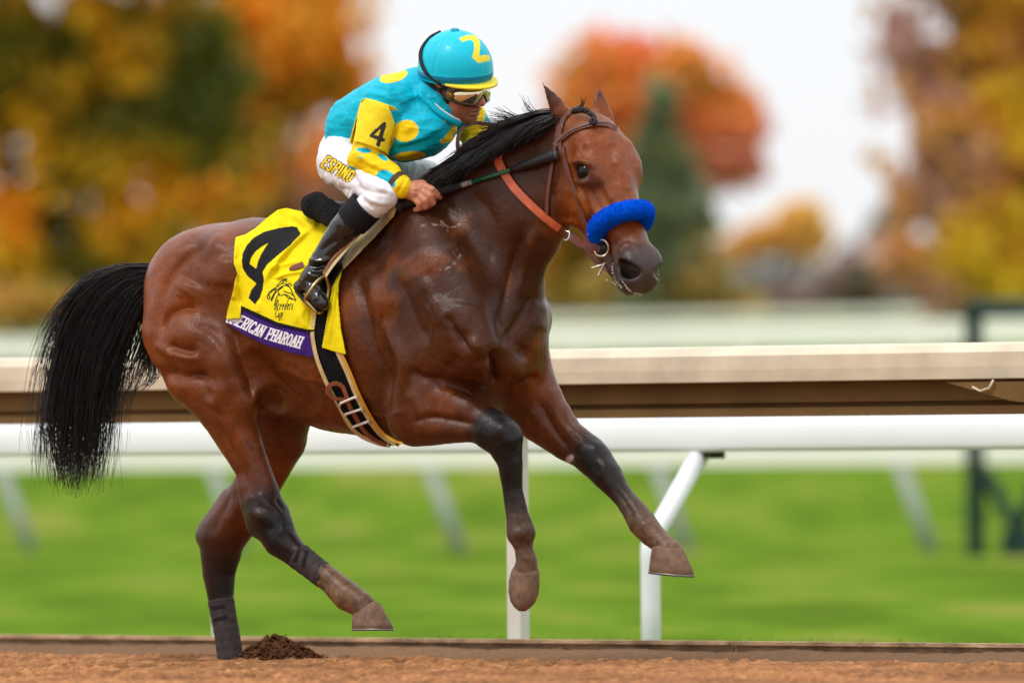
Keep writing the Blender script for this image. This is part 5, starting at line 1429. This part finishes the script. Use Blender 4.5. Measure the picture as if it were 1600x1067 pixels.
# knuckle creases and veins
for pts, wd, am in (([(662, 287), (656, 302), (648, 312)], 2.2, -.8), ([(646, 296), (658, 294)], 1.6, .7), ([(644, 302), (655, 304)], 1.4, .7), ([(675, 303), (680, 297)], 1.5, -.7), ([(670, 312), (676, 307)], 1.5, -.7), ([(662, 320), (667, 314)], 1.5, -.7)):
    d, t = seg_dist(v[:, 0], v[:, 1], pts); v = v + n_ * (am * np.exp(-(d / wd) ** 2) * (n_[:, 2] < 0) * (v[:, 1] > 280))[:, None]
skin = np.array(lin(188, 124, 94)); C = np.tile(skin, (len(v), 1))
hd = (v - R_O) @ RAX.T; nz = fbm(v[:, 0] / 5, v[:, 1] / 5, v[:, 2] / 5, 3); infc = v[:, 1] < 215
C = C * (1 + .16 * nz)[:, None]
lips = infc & (hd[:, 0] > 36) & (np.abs(hd[:, 2]) < 12)
C = mixc(C, np.array(lin(146, 74, 66)), lips * np.exp(-((hd[:, 1] + 43.5) / 5.5) ** 2) * .8)
C = mixc(C, np.array(lin(70, 30, 28)), lips * np.exp(-((hd[:, 1] + 43.8) / 1.3) ** 2))
C = mixc(C, np.array(lin(168, 108, 82)), infc * .8)
C = mixc(C, np.array(lin(124, 82, 64)), infc * (hd[:, 0] > 5) * sstep(-36, -46, hd[:, 1]) * .55 * (1 + nz))
C = mixc(C, np.array(lin(186, 108, 86)), infc * .5 * np.exp(-(((hd[:, 0] - 54) / 8) ** 2 + ((hd[:, 1] + 28) / 9) ** 2)))
M_skin = mat('skin', rough=0.5, spec=0.4, paint=True, bump=(380, .12, .0015))
_sb = M_skin.node_tree.nodes['Principled BSDF']; _sb.inputs['Subsurface Weight'].default_value = .12; _sb.inputs['Subsurface Radius'].default_value = (.012, .005, .003); _sb.inputs['Subsurface Scale'].default_value = .6
C[(v[:, 1] > 296) & (v[:, 0] < 628)] = np.array([.012, .012, .013])
mk('body', P(*v.T), q, M_skin, jockey, col=np.clip(C, 0.005, 1))

# ---- silks
CYA = np.array([0.000, 0.430, 0.590]); YSI = np.array([0.86, 0.60, 0.006])
fs = Field(np.arange(508, 796, 1.7), np.arange(92, 330, 1.7), np.arange(-470, -150, 2.0))
fs.chain([R4(548, 212, 0, 40), R4(566, 196, 0, 50), R4(612, 176, 0, 57), R4(654, 162, 0, 53), R4(684, 158, 0, 40)], 14, (LAT, 1.32))
fs.ell((632, 206, W_of(632, 20)), (62, 46, 70), None, 20)
fs.ell((668, 196, W_of(668, 0)), (44, 40, 72), None, 20)
fs.chain([(664, 150, W_of(664, 0), 44), (688, 156, W_of(688, 0), 39), (698, 160, W_of(700, 0), 36)], 8)
fs.chain([R4(606, 160, 66, 36), SH_N, EL_N, (WR_N[0] - 7, WR_N[1] - 5, WR_N[2], 17)], 8)
fs.ell((*R4(562, 252, 106, 0)[:3],), (17, 18, 18), None, 8)
fs.chain([R4(700, 158, -62, 34), SH_F, EL_F, (*WR_F[:3], 19)], 8)
# open the neck and the cuff
fs.ell(RP(6, -16, 0), (50, 40, 36), RAX, 2, True)
v, q = fs.mesh(); v = laplace(v, q, 2, .5); n_ = normals(v, q)
FOLD = [([(566, 150), (590, 148), (616, 160)], 5, 3), ([(616, 166), (632, 190), (640, 216)], 7, 3), ([(620, 158), (650, 150), (668, 140)], 6, 3), ([(610, 215), (640, 220), (672, 205), (700, 190)], 7, 3.5), ([(605, 240), (640, 238), (680, 222)], 5, 3),
        ([(600, 228), (630, 230), (670, 214)], 4, -2.5), ([(530, 200), (560, 214), (590, 216)], 6, -3), ([(536, 186), (566, 192)], 6, 2), ([(524, 210), (546, 226)], 4, 2), ([(618, 190), (612, 220), (606, 246)], 5, -5), ([(640, 180), (668, 176), (690, 184)], 6, -2.5),
        ([(566, 232), (590, 240), (604, 246)], 4, -3.5), ([(552, 232), (570, 250), (596, 262)], 4, 2.5), ([(570, 262), (592, 268), (612, 282)], 4, -2.5), ([(560, 270), (590, 284)], 4, 2), ([(596, 254), (608, 272)], 3, -2.2), ([(640, 130), (650, 150), (655, 172)], 4, -2), ([(590, 124), (616, 140)], 8, 2),
        ([(636, 276), (628, 290), (620, 304)], 2.2, -1.8), ([(680, 168), (664, 158), (656, 142)], 3, 3), ([(600, 180), (596, 200)], 5, 1.5), ([(548, 240), (556, 224)], 4, -3)]
dsp = np.zeros(len(v))
for pts, wd, am in FOLD:
    d, t = seg_dist(v[:, 0], v[:, 1], smooth_path(pts, 16) if len(pts) > 2 else pts); dsp += am * np.exp(-(d / wd) ** 2) * sstep(-.05, .3, t) * sstep(1.05, .7, t)
rid = fbm(v[:, 0] / 30, v[:, 1] / 30, v[:, 2] / 30, 2); rid2 = 1 - np.abs(fbm(v[:, 0] / 24 + 9, v[:, 1] / 15, v[:, 2] / 24, 2)) * 3
rid3 = 1 - np.abs(fbm(v[:, 0] / 34 + 4, v[:, 1] / 13 + 2, v[:, 2] / 34, 3)) * 4
dsp = 1.25 * dsp * sstep(.3, -.2, n_[:, 2]) + 1.6 * rid + 1.3 * np.clip(rid2, 0, 1) + 1.2 * np.clip(rid3, 0, 1)
v = v + n_ * dsp[:, None]; v = laplace(v, q, 1, .35); n_ = normals(v, q)


def arm_t(v, A, Bn, Cn):
    """is the point on this sleeve, and how far down it (0 shoulder, 1 elbow, 2 wrist)"""
    best = np.full(len(v), 1e9); tt = np.zeros(len(v))
    for i, (p, r) in enumerate(((A, Bn), (Bn, Cn))):
        p0, p1 = np.array(p[:3]), np.array(r[:3]); ab = p1 - p0; t = np.clip(((v - p0) @ ab) / (ab @ ab), 0, 1)
        d = np.linalg.norm(v - p0 - t[:, None] * ab, axis=1) / (p[3] + t * (r[3] - p[3])); m_ = d < best; best = np.where(m_, d, best); tt = np.where(m_, i + t, tt)
    return best, tt


U, Vv = v[:, 0], v[:, 1]; face = n_[:, 2] < 0.35
C = np.tile(CYA, (len(v), 1))
for (cu, cv, ru, rv, an) in ((634, 205, 20, 17, -.3), (640, 244, 25, 7, -.08), (615, 119, 22, 10, -.28)):
    x = (U - cu) * math.cos(an) + (Vv - cv) * math.sin(an); y = -(U - cu) * math.sin(an) + (Vv - cv) * math.cos(an)
    C[((x / ru) ** 2 + (y / rv) ** 2 < 1) & face] = YSI
for st in ([(697, 187), (722, 193)], [(719, 192), (695, 220)], [(692, 221), (718, 214)]):
    C[(seg_dist(U, Vv, st)[0] < 4.0) & face & (v[:, 2] < W_of(U, -30))] = YSI
for side in ((SH_N, EL_N, (*WR_N[:3], 19)), (SH_F, EL_F, (*WR_F[:3], 19))):
    b_, t_ = arm_t(v, *side); on = (b_ < 1.22) & (t_ > .04) & ~((t_ < .45) & (U > 616) & (side[0] is SH_N)) & ~((t_ < .5) & (U < 736) & (side[0] is SH_F))
    C[on] = YSI
    if side[0] is SH_N:
        for (cu, cv, ru, rv, an) in ((603, 281, 17, 14, .75), (566, 182, 8, 15, .5), (569, 235, 12, 4, .1), (550, 270, 12, 8, .9), (598, 246, 9, 3.5, .6), (604, 166, 8, 5, 0)):
            x = (U - cu) * math.cos(an) + (Vv - cv) * math.sin(an); y = -(U - cu) * math.sin(an) + (Vv - cv) * math.cos(an); C[on & ((x / ru) ** 2 + (y / rv) ** 2 < 1) & face] = CYA
        C[on & (np.abs(t_ - 1.80) < .055)] = np.array(lin(74, 60, 40))
    else:
        C[on & (U > 762 - (Vv - 150) * .12) & (Vv < 196)] = CYA
# collar: a rim of white at the throat, a seam along the raglan shoulder
cd = np.abs((((v - RP(6, -16, 0)) @ RAX.T / np.array([50, 40, 36])) ** 2).sum(1) ** .5 - 1)
C[(cd < .06) & (Vv < 200)] = np.array(lin(214, 208, 200))
C[seg_dist(U, Vv, smooth_path([(656, 150), (640, 158), (622, 166), (614, 172)], 12))[0] < .8] = CYA * .55
M_silk = mat('silks', rough=0.5, spec=0.16, paint=True, bump=(900, .1, .0008))
mk('silks_shirt', P(*v.T), q, M_silk, jockey, col=C)

# standing collar with its white lining
cpath = [(656, 118, -318), (659, 138, -344), (668, 157, -360), (684, 174, -366), (702, 186, -362), (718, 193, -345)]
for nm, dv, r_, mt_ in (('collar', (0, 0, 0), 6.5, None), ('collar_lining', (3.6, -2.8, 1.0), 3.2, None)):
    p = smooth_path([tuple(np.array(q) + dv) for q in cpath], 24); mb = MB(); mb.tube(P(*p.T), r_ / PPM * np.concatenate([[.6], np.ones(22), [.6]]), 10, True, CYA if nm == 'collar' else np.array([.75, .74, .72]), flat=(unit(.5 * RGT + .3 * UPV - .4 * FWD), .8)); mb.build(nm, M_silk, jockey)

# armband with the number
fa = Field(np.arange(532, 640, 1.3), np.arange(140, 264, 1.3), np.arange(-470, -250, 1.6))
p0, p1 = np.array(SH_N[:3]), np.array(EL_N[:3])
fa.chain([(*(p0 + (p1 - p0) * -.1), 35.5), (*(p0 + (p1 - p0) * .38), 33.5), (*(p0 + (p1 - p0) * .74), 31.5)], 3)
fa.chain([(*(p0 + (p1 - p0) * -.6), 40), (*(p0 - (p1 - p0) * .52), 40)], 2, None, True)
v, q = fa.mesh(); t_ = ((v - p0) @ (p1 - p0)) / ((p1 - p0) @ (p1 - p0)); n_ = normals(v, q)
keep = in_poly(v[:, 0], v[:, 1], [(560, 164), (580, 150), (606, 160), (617, 192), (604, 247), (580, 240), (550, 229), (556, 200)]) | (n_[:, 2] > 0)
keep &= (t_ < .80)
m_ = keep[q].all(1); q = q[m_]; use, inv = np.unique(q, return_inverse=True); q = inv.reshape(q.shape); v, n_ = v[use], n_[use]
v = v + n_ * (1.2 * fbm(v[:, 0] / 16, v[:, 1] / 10, v[:, 2] / 16, 2))[:, None]
C = np.tile(np.array([.84, .66, .02]), (len(v), 1))
c1 = lambda L: [(x / 3.334 + 480, y / 3.334 + 20) for x, y in L]
for st, wd in ((c1([(398, 580), (338, 636)]), 2.6), (c1([(334, 640), (396, 664)]), 3.0), (c1([(402, 582), (370, 688)]), 3.4)):
    C[(seg_dist(v[:, 0], v[:, 1], st)[0] < wd) & (n_[:, 2] < 0)] = np.array(lin(56, 52, 48))
C[(seg_dist(v[:, 0], v[:, 1], [(556, 222), (602, 238)])[0] < .7)] = np.array(lin(150, 118, 20))
ab = mk('number_armband', P(*v.T), q, M_silk, jockey, col=C)
md = ab.modifiers.new('thickness', 'SOLIDIFY'); md.thickness = .003; md.offset = -1

# ---- breeches
fs = Field(np.arange(486, 730, 1.7), np.arange(198, 345, 1.7), np.arange(-470, -110, 2.0))
fs.ell((*R4(538, 243, 0, 0)[:3],), (40, 46, 84), None, 14)
fs.chain([R4(556, 222, 0, 38), R4(580, 206, 0, 40)], 12, (LAT, 1.25))
fs.chain([R4(536, 254, 50, 41), R4(574, 284, 96, 34), R4(598, 304, 114, 25), R4(586, 316, 116, 24), R4(572, 326, 118, 21)], 12)
fs.chain([R4(545, 240, -50, 40), R4(610, 268, -72, 35), R4(690, 286, -112, 26), R4(680, 300, -114, 24)], 12)
v, q = fs.mesh(); n_ = normals(v, q)
dsp = np.zeros(len(v))
for pts, wd, am in (([(540, 262), (560, 290), (572, 322)], 5, -3.5), ([(520, 300), (545, 308), (566, 318)], 4, 2.5), ([(556, 300), (590, 316), (612, 318)], 4, 2.5), ([(552, 290), (580, 300), (612, 304)], 3.5, -2.2), ([(562, 312), (586, 326)], 3, -2), ([(510, 286), (530, 296), (556, 296)], 4, -2), ([(506, 270), (520, 290)], 5, 1.8), ([(566, 282), (600, 296), (620, 308)], 4, 2), ([(548, 276), (552, 296), (548, 316)], 3, 2), ([(530, 270), (536, 292), (534, 312)], 3.5, -1.8)):
    d, t = seg_dist(v[:, 0], v[:, 1], smooth_path(pts, 16) if len(pts) > 2 else pts); dsp += am * np.exp(-(d / wd) ** 2) * sstep(-.05, .3, t) * sstep(1.05, .7, t)
rid3 = np.clip(1 - np.abs(fbm(v[:, 0] / 16 + 4, v[:, 1] / 26 + 2, v[:, 2] / 26, 3)) * 4, 0, 1)
v = v + n_ * (1.3 * dsp * (n_[:, 2] < .3) + 1.3 * rid3 + 1.4 * fbm(v[:, 0] / 18, v[:, 1] / 18, v[:, 2] / 18, 3))[:, None]
C = np.tile(np.array([.74, .74, .77]), (len(v), 1))
a_ = math.atan2(26, 46); x = (v[:, 0] - 502) * math.cos(a_) + (v[:, 1] - 258) * math.sin(a_); y = -(v[:, 0] - 502) * math.sin(a_) + (v[:, 1] - 258) * math.cos(a_)
td = text_dist(x, y, 'ESPINO', 0, 2, 3.3, 19, 6.2, .10); ok = n_[:, 2] < .2
C[(td < 2.75) & ok] = np.array(lin(26, 26, 20)); C[(td < 1.45) & ok] = YSI
M_white_cloth = mat('white_breeches', rough=.75, spec=.25, paint=True, bump=(600, .15, .001), sheen=.1)
mk('breeches', P(*v.T), q, M_white_cloth, jockey, col=C)

# ---- boots
M_patent = mat('shiny_boot', (0.008, 0.008, 0.009), 0.17, 0.5, coat=.25, var=(12, .2))
M_sock = mat('black_boot_top', (0.010, 0.009, 0.012), 0.8, .2)
M_sole = mat('boot_sole', lin(30, 28, 27), .7, .3)
for near_ in (True, False):
    K = (lambda u, v, l, r: R4(u, v, l, r)) if near_ else (lambda u, v, l, r: R4(u + SY * 2 * l, v - 16, -l, r))
    st = 1.5 if near_ else 4.0
    A = np.array([K(590, 310, 118, 27), K(540, 356, 124, 27), K(508, 408, 132, 20), K(488, 432, 138, 17.5), K(470, 447, 138, 12), K(494, 468, 144, 14), K(505, 477, 148, 11.5)])
    lo, hi = A[:, :3].min(0) - 34, A[:, :3].max(0) + 34
    fs = Field(*[np.arange(a, b, st) for a, b in zip(lo, hi)])
    fs.chain([K(568, 326, 118, 26), K(555, 340, 120, 26), K(536, 360, 124, 23.5), K(505, 404, 132, 18.5), K(489, 432, 138, 16.5)], 4)
    fs.chain([K(489, 433, 138, 17), K(474, 446, 138, 12.5), K(468, 448, 138, 10)], 8)
    fs.chain([K(487, 440, 139, 15), K(494, 460, 144, 14.5), K(503, 475, 148, 12.5)], 8)
    up_ = unit(np.array(K(568, 326, 118, 0)[:3]) - np.array(K(536, 360, 124, 0)[:3])); top = np.array(K(556, 338, 119, 0)[:3])
    X = fs._pts((slice(None),) * 3); pl = (X[0] - top[0]) * up_[0] + (X[1] - top[1]) * up_[1] + (X[2] - top[2]) * up_[2]
    fs.f = np.maximum(fs.f, pl.astype(np.float32))
    v, q = fs.mesh(); v = laplace(v, q, 2, .5); n_ = normals(v, q)
    if near_:
        dsp = np.zeros(len(v))
        for pts, wd, am in (([(480, 405), (500, 408), (520, 402)], 3.5, 4), ([(478, 414), (496, 418), (514, 414)], 3, -3.5), ([(484, 424), (500, 424), (510, 418)], 3, 3), ([(498, 398), (512, 384), (536, 372)], 5, -3), ([(474, 436), (488, 442), (500, 436)], 3, -2.5), ([(526, 340), (535, 358), (534, 378)], 5, 2), ([(524, 396), (536, 380), (556, 372)], 3, -2.5), ([(476, 424), (490, 432), (506, 430)], 2.5, 2), ([(482, 452), (494, 446), (504, 452)], 3, 1.5)):
            d, t = seg_dist(v[:, 0], v[:, 1], smooth_path(pts, 12)); dsp += am * np.exp(-(d / wd) ** 2) * sstep(-.05, .3, t) * sstep(1.05, .7, t)
        v = v + n_ * (dsp + .9 * fbm(v[:, 0] / 13, v[:, 1] / 13, v[:, 2] / 13, 3))[:, None]
    boot = mk('boot', P(*v.T), q, M_patent, jockey)
    fs = Field(*[np.arange(a - 12, b + 12, st) for a, b in zip(lo, hi)])
    fs.chain([K(588, 306, 115, 26), K(572, 323, 117, 28.5), K(558, 337, 119, 28.5), K(546, 350, 121, 27.5)], 2)
    X = fs._pts((slice(None),) * 3)
    for c_, s_ in ((K(548, 346, 121, 0), -1), (K(574, 321, 116, 0), 1)):
        pl = s_ * ((X[0] - c_[0]) * up_[0] + (X[1] - c_[1]) * up_[1] + (X[2] - c_[2]) * up_[2]); fs.f = np.maximum(fs.f, pl.astype(np.float32))
    v, q = fs.mesh(); v = laplace(v, q, 2, .5); mk('boot_top', P(*v.T), q, M_sock, boot)
    mb = MB(); p = np.array([K(466, 457, 138, 0)[:3], K(478, 470, 141, 0)[:3], K(492, 483, 146, 0)[:3], K(500, 488, 149, 0)[:3]]); mb.tube(P(*smooth_path(p, 12).T), np.linspace(.019, .026, 12), 10, flat=(unit(UPV + .6 * RGT), .35)); mb.build('sole', M_sole, boot)

# stirrup iron and leather (the stirrup thing was set up with the tack)
w0 = W_of(495, 150)
mb = MB(); mb.tube(P(*smooth_path([(507, 430, w0 - 8), (493, 442, w0 - 22), (483, 457, w0 - 24), (477, 468, w0 - 14), (485, 478, w0 - 14), (495, 488, w0 - 12), (504, 486, w0), (510, 470, w0 + 4), (513, 450, w0 + 4), (509, 431, w0 - 4)], 50).T), .0052, 8)
mb.build('iron', M_brass, iron)
wf = lambda u, v: np.full(np.shape(u), w0 - 4.) + (430 - v) * .1
strap('stirrup_leather', [(572, 352, w0 - 4), (545, 384, w0 - 8), (523, 410, w0 - 10), (508, 431, w0 - 10)], 6, M_creamL, iron, 0, 1.6)
strap('stirrup_leather', [(572, 350, w0 - 2), (544, 380, w0 - 8), (520, 404, w0 - 8), (505, 428, w0 - 8)], 4, M_tan, iron, 0, 1.4)
strap('leather_tab', [(452, 421, float(drape(452., 421.)) - 14), (462, 417, float(drape(462., 417.)) - 16), (474, 412, float(drape(474., 412.)) - 16)], 8, mat('red_brown_leather', lin(112, 46, 40), .5, .4), iron, 0, 1.6, taper=[(0, .5), (.3, 1), (1, 1)])

# ---- helmet with its silk cover, harness, goggles
M_cover = mat('helmet_silk', rough=.42, spec=.25, paint=True, coat=.06, bump=(14, .08, .01))
M_ink = mat('black_webbing', (.012, .012, .013), .7, .3)
fs = Field(np.arange(640, 790, 1.2), np.arange(30, 140, 1.2), np.arange(-430, -255, 1.5))
fs.ell(RP(2, 22, 0), (61, 57.5, 55), RAX, 3)
X = fs._pts((slice(None),) * 3); yy = (X[0] - R_O[0]) * RAX[1][0] + (X[1] - R_O[1]) * RAX[1][1] + (X[2] - R_O[2]) * RAX[1][2]; xx = (X[0] - R_O[0]) * RAX[0][0] + (X[1] - R_O[1]) * RAX[0][1] + (X[2] - R_O[2]) * RAX[0][2]
fs.f = np.maximum(fs.f, (2.5 - yy + 0.0 * xx).astype(np.float32))
fs.ell(RP(2, 6, 0), (52, 46, 47), RAX, 2, True)
v, q = fs.mesh(); h3 = (v - R_O) @ RAX.T; n_ = normals(v, q)
sm = np.exp(-(h3[:, 2] / 1.6) ** 2) + np.exp(-((h3[:, 0] - 2) / 1.6) ** 2); v = v - n_ * (.8 * sm * (h3[:, 1] > 18))[:, None] + n_ * (.9 * fbm(v[:, 0] / 20, v[:, 1] / 20, v[:, 2] / 20, 2) + 1.5 * np.exp(-((h3[:, 1] - 12) / 7) ** 2))[:, None]
C = np.tile(np.array([0.0, .50, .66]), (len(v), 1)); C = mixc(C, np.array([0, .40, .52]), .6 * sm)
C[(h3[:, 1] < 17) & (h3[:, 1] > 7)] = np.array([0.0, .19, .33])
cz = lambda L: [(x / 5.925 + 640, y / 5.925 + 30) for x, y in L]
C[in_poly(v[:, 0], v[:, 1], cz([(455, 180), (530, 150), (600, 150), (640, 182), (654, 230), (646, 340), (740, 333), (748, 386), (636, 410), (578, 358), (598, 280), (596, 215), (565, 190), (488, 212)])) & (n_[:, 2] < .3)] = np.array([.86, .72, .03])
hel = mk('helmet', P(*v.T), q, M_cover, jockey, col=C)
ball('button', RP(0, 80, 0), 5.5, mat('button_cloth', (0, .30, .42), .6), hel, RAX, (1.3, .5, 1.3), 14)
# brim: a curved tongue in front
mb = MB(); V_ = []; na, nr = 33, 6
for i in range(na):
    a = math.radians(-68 + 136 * i / (na - 1)); e_ = math.cos(a * 1.25) ** .7 if abs(a * 1.25) < 1.57 else 0
    for j in range(nr):
        r = j / (nr - 1); V_.append(RP((60 + 15 * r * e_) * math.cos(a), 5.5 - 4.5 * r * e_ + 1.5 * (1 - math.cos(a)), (54 + 9 * r * e_) * math.sin(a)))
V_ = np.array(V_); n2 = len(V_); Vt2 = V_ - RAX[1] * 3.2
gi = (np.arange(na - 1)[:, None] * nr + np.arange(nr - 1)[None]).ravel()
mb.add(P(*np.concatenate([V_, Vt2]).T), np.concatenate([np.stack([gi, gi + 1, gi + nr + 1, gi + nr], 1), np.stack([gi + nr, gi + nr + 1, gi + 1, gi], 1) + n2,
       np.array([[i * nr + nr - 1, i * nr + nr - 1 + n2, (i + 1) * nr + nr - 1 + n2, (i + 1) * nr + nr - 1] for i in range(na - 1)])]))
mb.build('brim', mat('yellow_brim', (.84, .68, .02), .5, .4), hel)
# harness: pad over the temple, chin strap, elastic over the cover
fs = Field(np.arange(640, 735, 1.5), np.arange(108, 200, 1.5), np.arange(-420, -250, 1.5))
fs.ell(RP(-16, 2, 0), (40, 9, 39), RAX, 3)
for sd in (1, -1):
    fs.chain([(*RP(13, 0, 38 * sd), 7), (*RP(13, -20, 36 * sd), 6.2), (*RP(9, -36, 32 * sd), 4.8)], 3, (RAX[2], .6))
    fs.chain([(*RP(-27, 0, 37 * sd), 5), (*RP(-17, -27, 38 * sd), 3.2), (*RP(4, -38, 32 * sd), 3.2)], 3, (RAX[2], .6))
    fs.chain([(*RP(8, -38, 32 * sd), 3.2), (*RP(20, -54, 22 * sd), 2.6), (*RP(22, -62, 0), 2.6)], 2)
v, q = fs.mesh(); mk('harness', P(*v.T), q, M_ink, hel)
he_ = lambda y, z: 2 + 0 * y
def on_helmet(a, e, k=1.015):
    return RP(2 + 62 * k * math.cos(e) * math.cos(a), 22 + 58.5 * k * math.sin(e), 56 * k * math.cos(e) * math.sin(a))
mb = MB()
for o_ in (0, .14):
    pts = [on_helmet(math.radians(a), math.radians(e)) for a, e in ((76 + 20 * o_, -18), (104 + 30 * o_, 0), (128 + 60 * o_, 22), (150 + 60 * o_, 44), (185, 58))]
    mb.tube(P(*smooth_path(pts, 24).T), .0042, 6)
mb.build('elastic', M_ink, hel)

M_gframe = mat('goggle_frame', lin(70, 46, 34), .35, .5)
M_lens = mat('mirror_lens', lin(226, 212, 178), .05, .8, .95)
M_gold = mat('gold_badge', lin(206, 160, 60), .3, .5, .8)
def face_arc(a, y, k=0.0):
    a = math.radians(a); return RP(2 + (50 + k) * abs(math.cos(a)) ** .8, y, (37 + k) * math.sin(a))
def shield(a0, a1, yt, yb, k, n=40, m=9, bulge=3.0):
    V = []
    for i in range(n + 1):
        a = a0 + (a1 - a0) * i / n; f = i / n; s_ = math.sin(math.pi * f) ** .35
        t0, b0 = (yt(a) if callable(yt) else yt), (yb(a) if callable(yb) else yb); c_ = (t0 + b0) / 2
        for j in range(m + 1):
            y = t0 + (b0 - t0) * j / m; V.append(face_arc(a, c_ + (y - c_) * max(s_, .25), k + bulge * math.sin(math.pi * j / m) * s_))
    V = np.array(V); gi = (np.arange(n)[:, None] * (m + 1) + np.arange(m)[None]).ravel()
    return V, np.stack([gi, gi + 1, gi + m + 2, gi + m + 1], 1)
bot = lambda a: -34 + 15 * math.exp(-(a / 12) ** 2) + 7 * (abs(a) / 88) ** 3
gg = None
V_, Q_ = shield(-88, 88, 3.0, bot, 3.5, 60, 10, 3); gg = mk('goggles', P(*V_.T), Q_, M_gframe, jockey)
V_, Q_ = shield(-68, 68, -1.0, lambda a: bot(a) + 4, 5.7, 60, 10, 4); mk('lens', P(*V_.T), Q_, M_lens, gg)
V_, _ = shield(-68, 68, -1.0, lambda a: bot(a) + 4, 6.1, 60, 10, 4); mb = MB()
for idx in ([i * 11 for i in range(61)], [i * 11 + 10 for i in range(61)]):
    mb.tube(P(*V_[idx].T), .0032, 6)
mb.build('rim', M_gframe, gg)
mb = MB(); mb.tube(P(*smooth_path([face_arc(86, -11, 3), RP(2, -9, 40), RP(-10, -4, 42), RP(-26, 4, 40)], 12).T), .0075, 8, flat=(UPV * .9 - FWD * .1, 1)); mb.build('goggle_strap', M_ink, gg)
mb = MB(); c_ = face_arc(70, -14, 8.5); nrm_ = unit(c_ - RP(0, -14, 0)); ax_ = axes3(nrm_, RAX[0])
for k_ in (0, 1):
    pass
ang = np.linspace(0, 2 * np.pi, 25)[:-1]
rim_ = c_ + 6.8 * (np.cos(ang)[:, None] * ax_[1] + np.sin(ang)[:, None] * ax_[2]); V_ = np.concatenate([rim_, rim_ - nrm_ * 3, [c_ + nrm_ * .6]])
mb.add(P(*V_.T), [[i, (i + 1) % 24, 24 + (i + 1) % 24, 24 + i] for i in range(24)], [[i, 48, (i + 1) % 24] for i in range(24)])
mb.build('badge', M_gold, gg)
mb = MB(); vv = [c_ + nrm_ * 1.6 + a_ * -ax_[2] * 1 + b_ * RAX[1] for a_, b_ in ((2.6, 3.2), (0, -3.2), (-2.6, 3.2))]; mb.tube(P(*np.array(vv).T), .0016, 5)
r2 = c_ + nrm_ * 1.0 + 5.6 * (np.cos(ang)[:, None] * ax_[1] + np.sin(ang)[:, None] * ax_[2]); mb.tube(P(*np.concatenate([r2, r2[:1]]).T), .0012, 5); mb.build('badge_mark', M_gframe, gg)

# ---- whip, held in the near hand
M_grip = mat('whip_grip', lin(34, 34, 36), .75, .3, bump=(260, .5, .003, (1, 1, 1)))
M_shaft = mat('green_shaft', lin(24, 92, 66), .35, .5)
M_flap = mat('whip_flap', lin(30, 29, 31), .55, .35)
wE = float(np.nanmin(hfront(np.array([850., 866., 868.]), np.array([246., 243., 240.])))) - 16
WP = lambda u: (u, np.interp(u, [620, 690, 740, 800, 869], [324, 298, 284, 265, 242]), np.interp(u, [620, 700, 869], [WH + 10, WH + 2, wE]))
whip = thing('whip', P(*WP(690.)), 'black and green jockey whip held along the horse neck', 'whip')
def wpart(name, us, r, mt):
    p = np.array([WP(u) for u in us]); mb = MB(); mb.tube(P(*p.T), np.asarray(r) / PPM, 12); mb.build(name, mt, whip)
wpart('pommel', [619, 621, 626, 630], [6, 8.6, 8.6, 6], M_grip)
wpart('grip', [629, 660, 690, 712, 722], [6.4, 6.6, 7.2, 6.4, 5], M_grip)
wpart('collar', [720, 726, 734, 739], [4.6, 4.4, 4.1, 3.4], mat('worn_tape', lin(132, 132, 130), .6, .3, var=(160, .6)))
wpart('shaft', [738, 770, 802], [3.5, 3.3, 3.2], M_shaft)
wpart('flap', [798, 806, 812, 840, 862, 868], [3.6, 4.4, 6.2, 7.6, 8.6, 8.4], M_flap)
wpart('flap_end', [867.5, 870], [7.4, 7.2], mat('grey_end', lin(70, 72, 76), .6))
# reins gathered beyond the mane, held by the far hand
wr = WR_F[2] - 16
strap('rein_loop', [(718, 240, wr - 10), (715, 226, wr - 12), (719, 206, wr - 10), (734, 194, wr), (752, 193, wr + 10), (770, 198, wr + 16), (784, 214, wr - 10), (790, 224, -430)], 6.5, M_brl, rein, 0, 2.2, 40)
strap('rein_loop', [(716, 236, wr - 12), (726, 232, wr - 14), (738, 236, wr - 12), (744, 244, wr - 8)], 9, mat('red_rein_grip', lin(120, 56, 48), .6, .3), rein, 0, 2.2, 20)
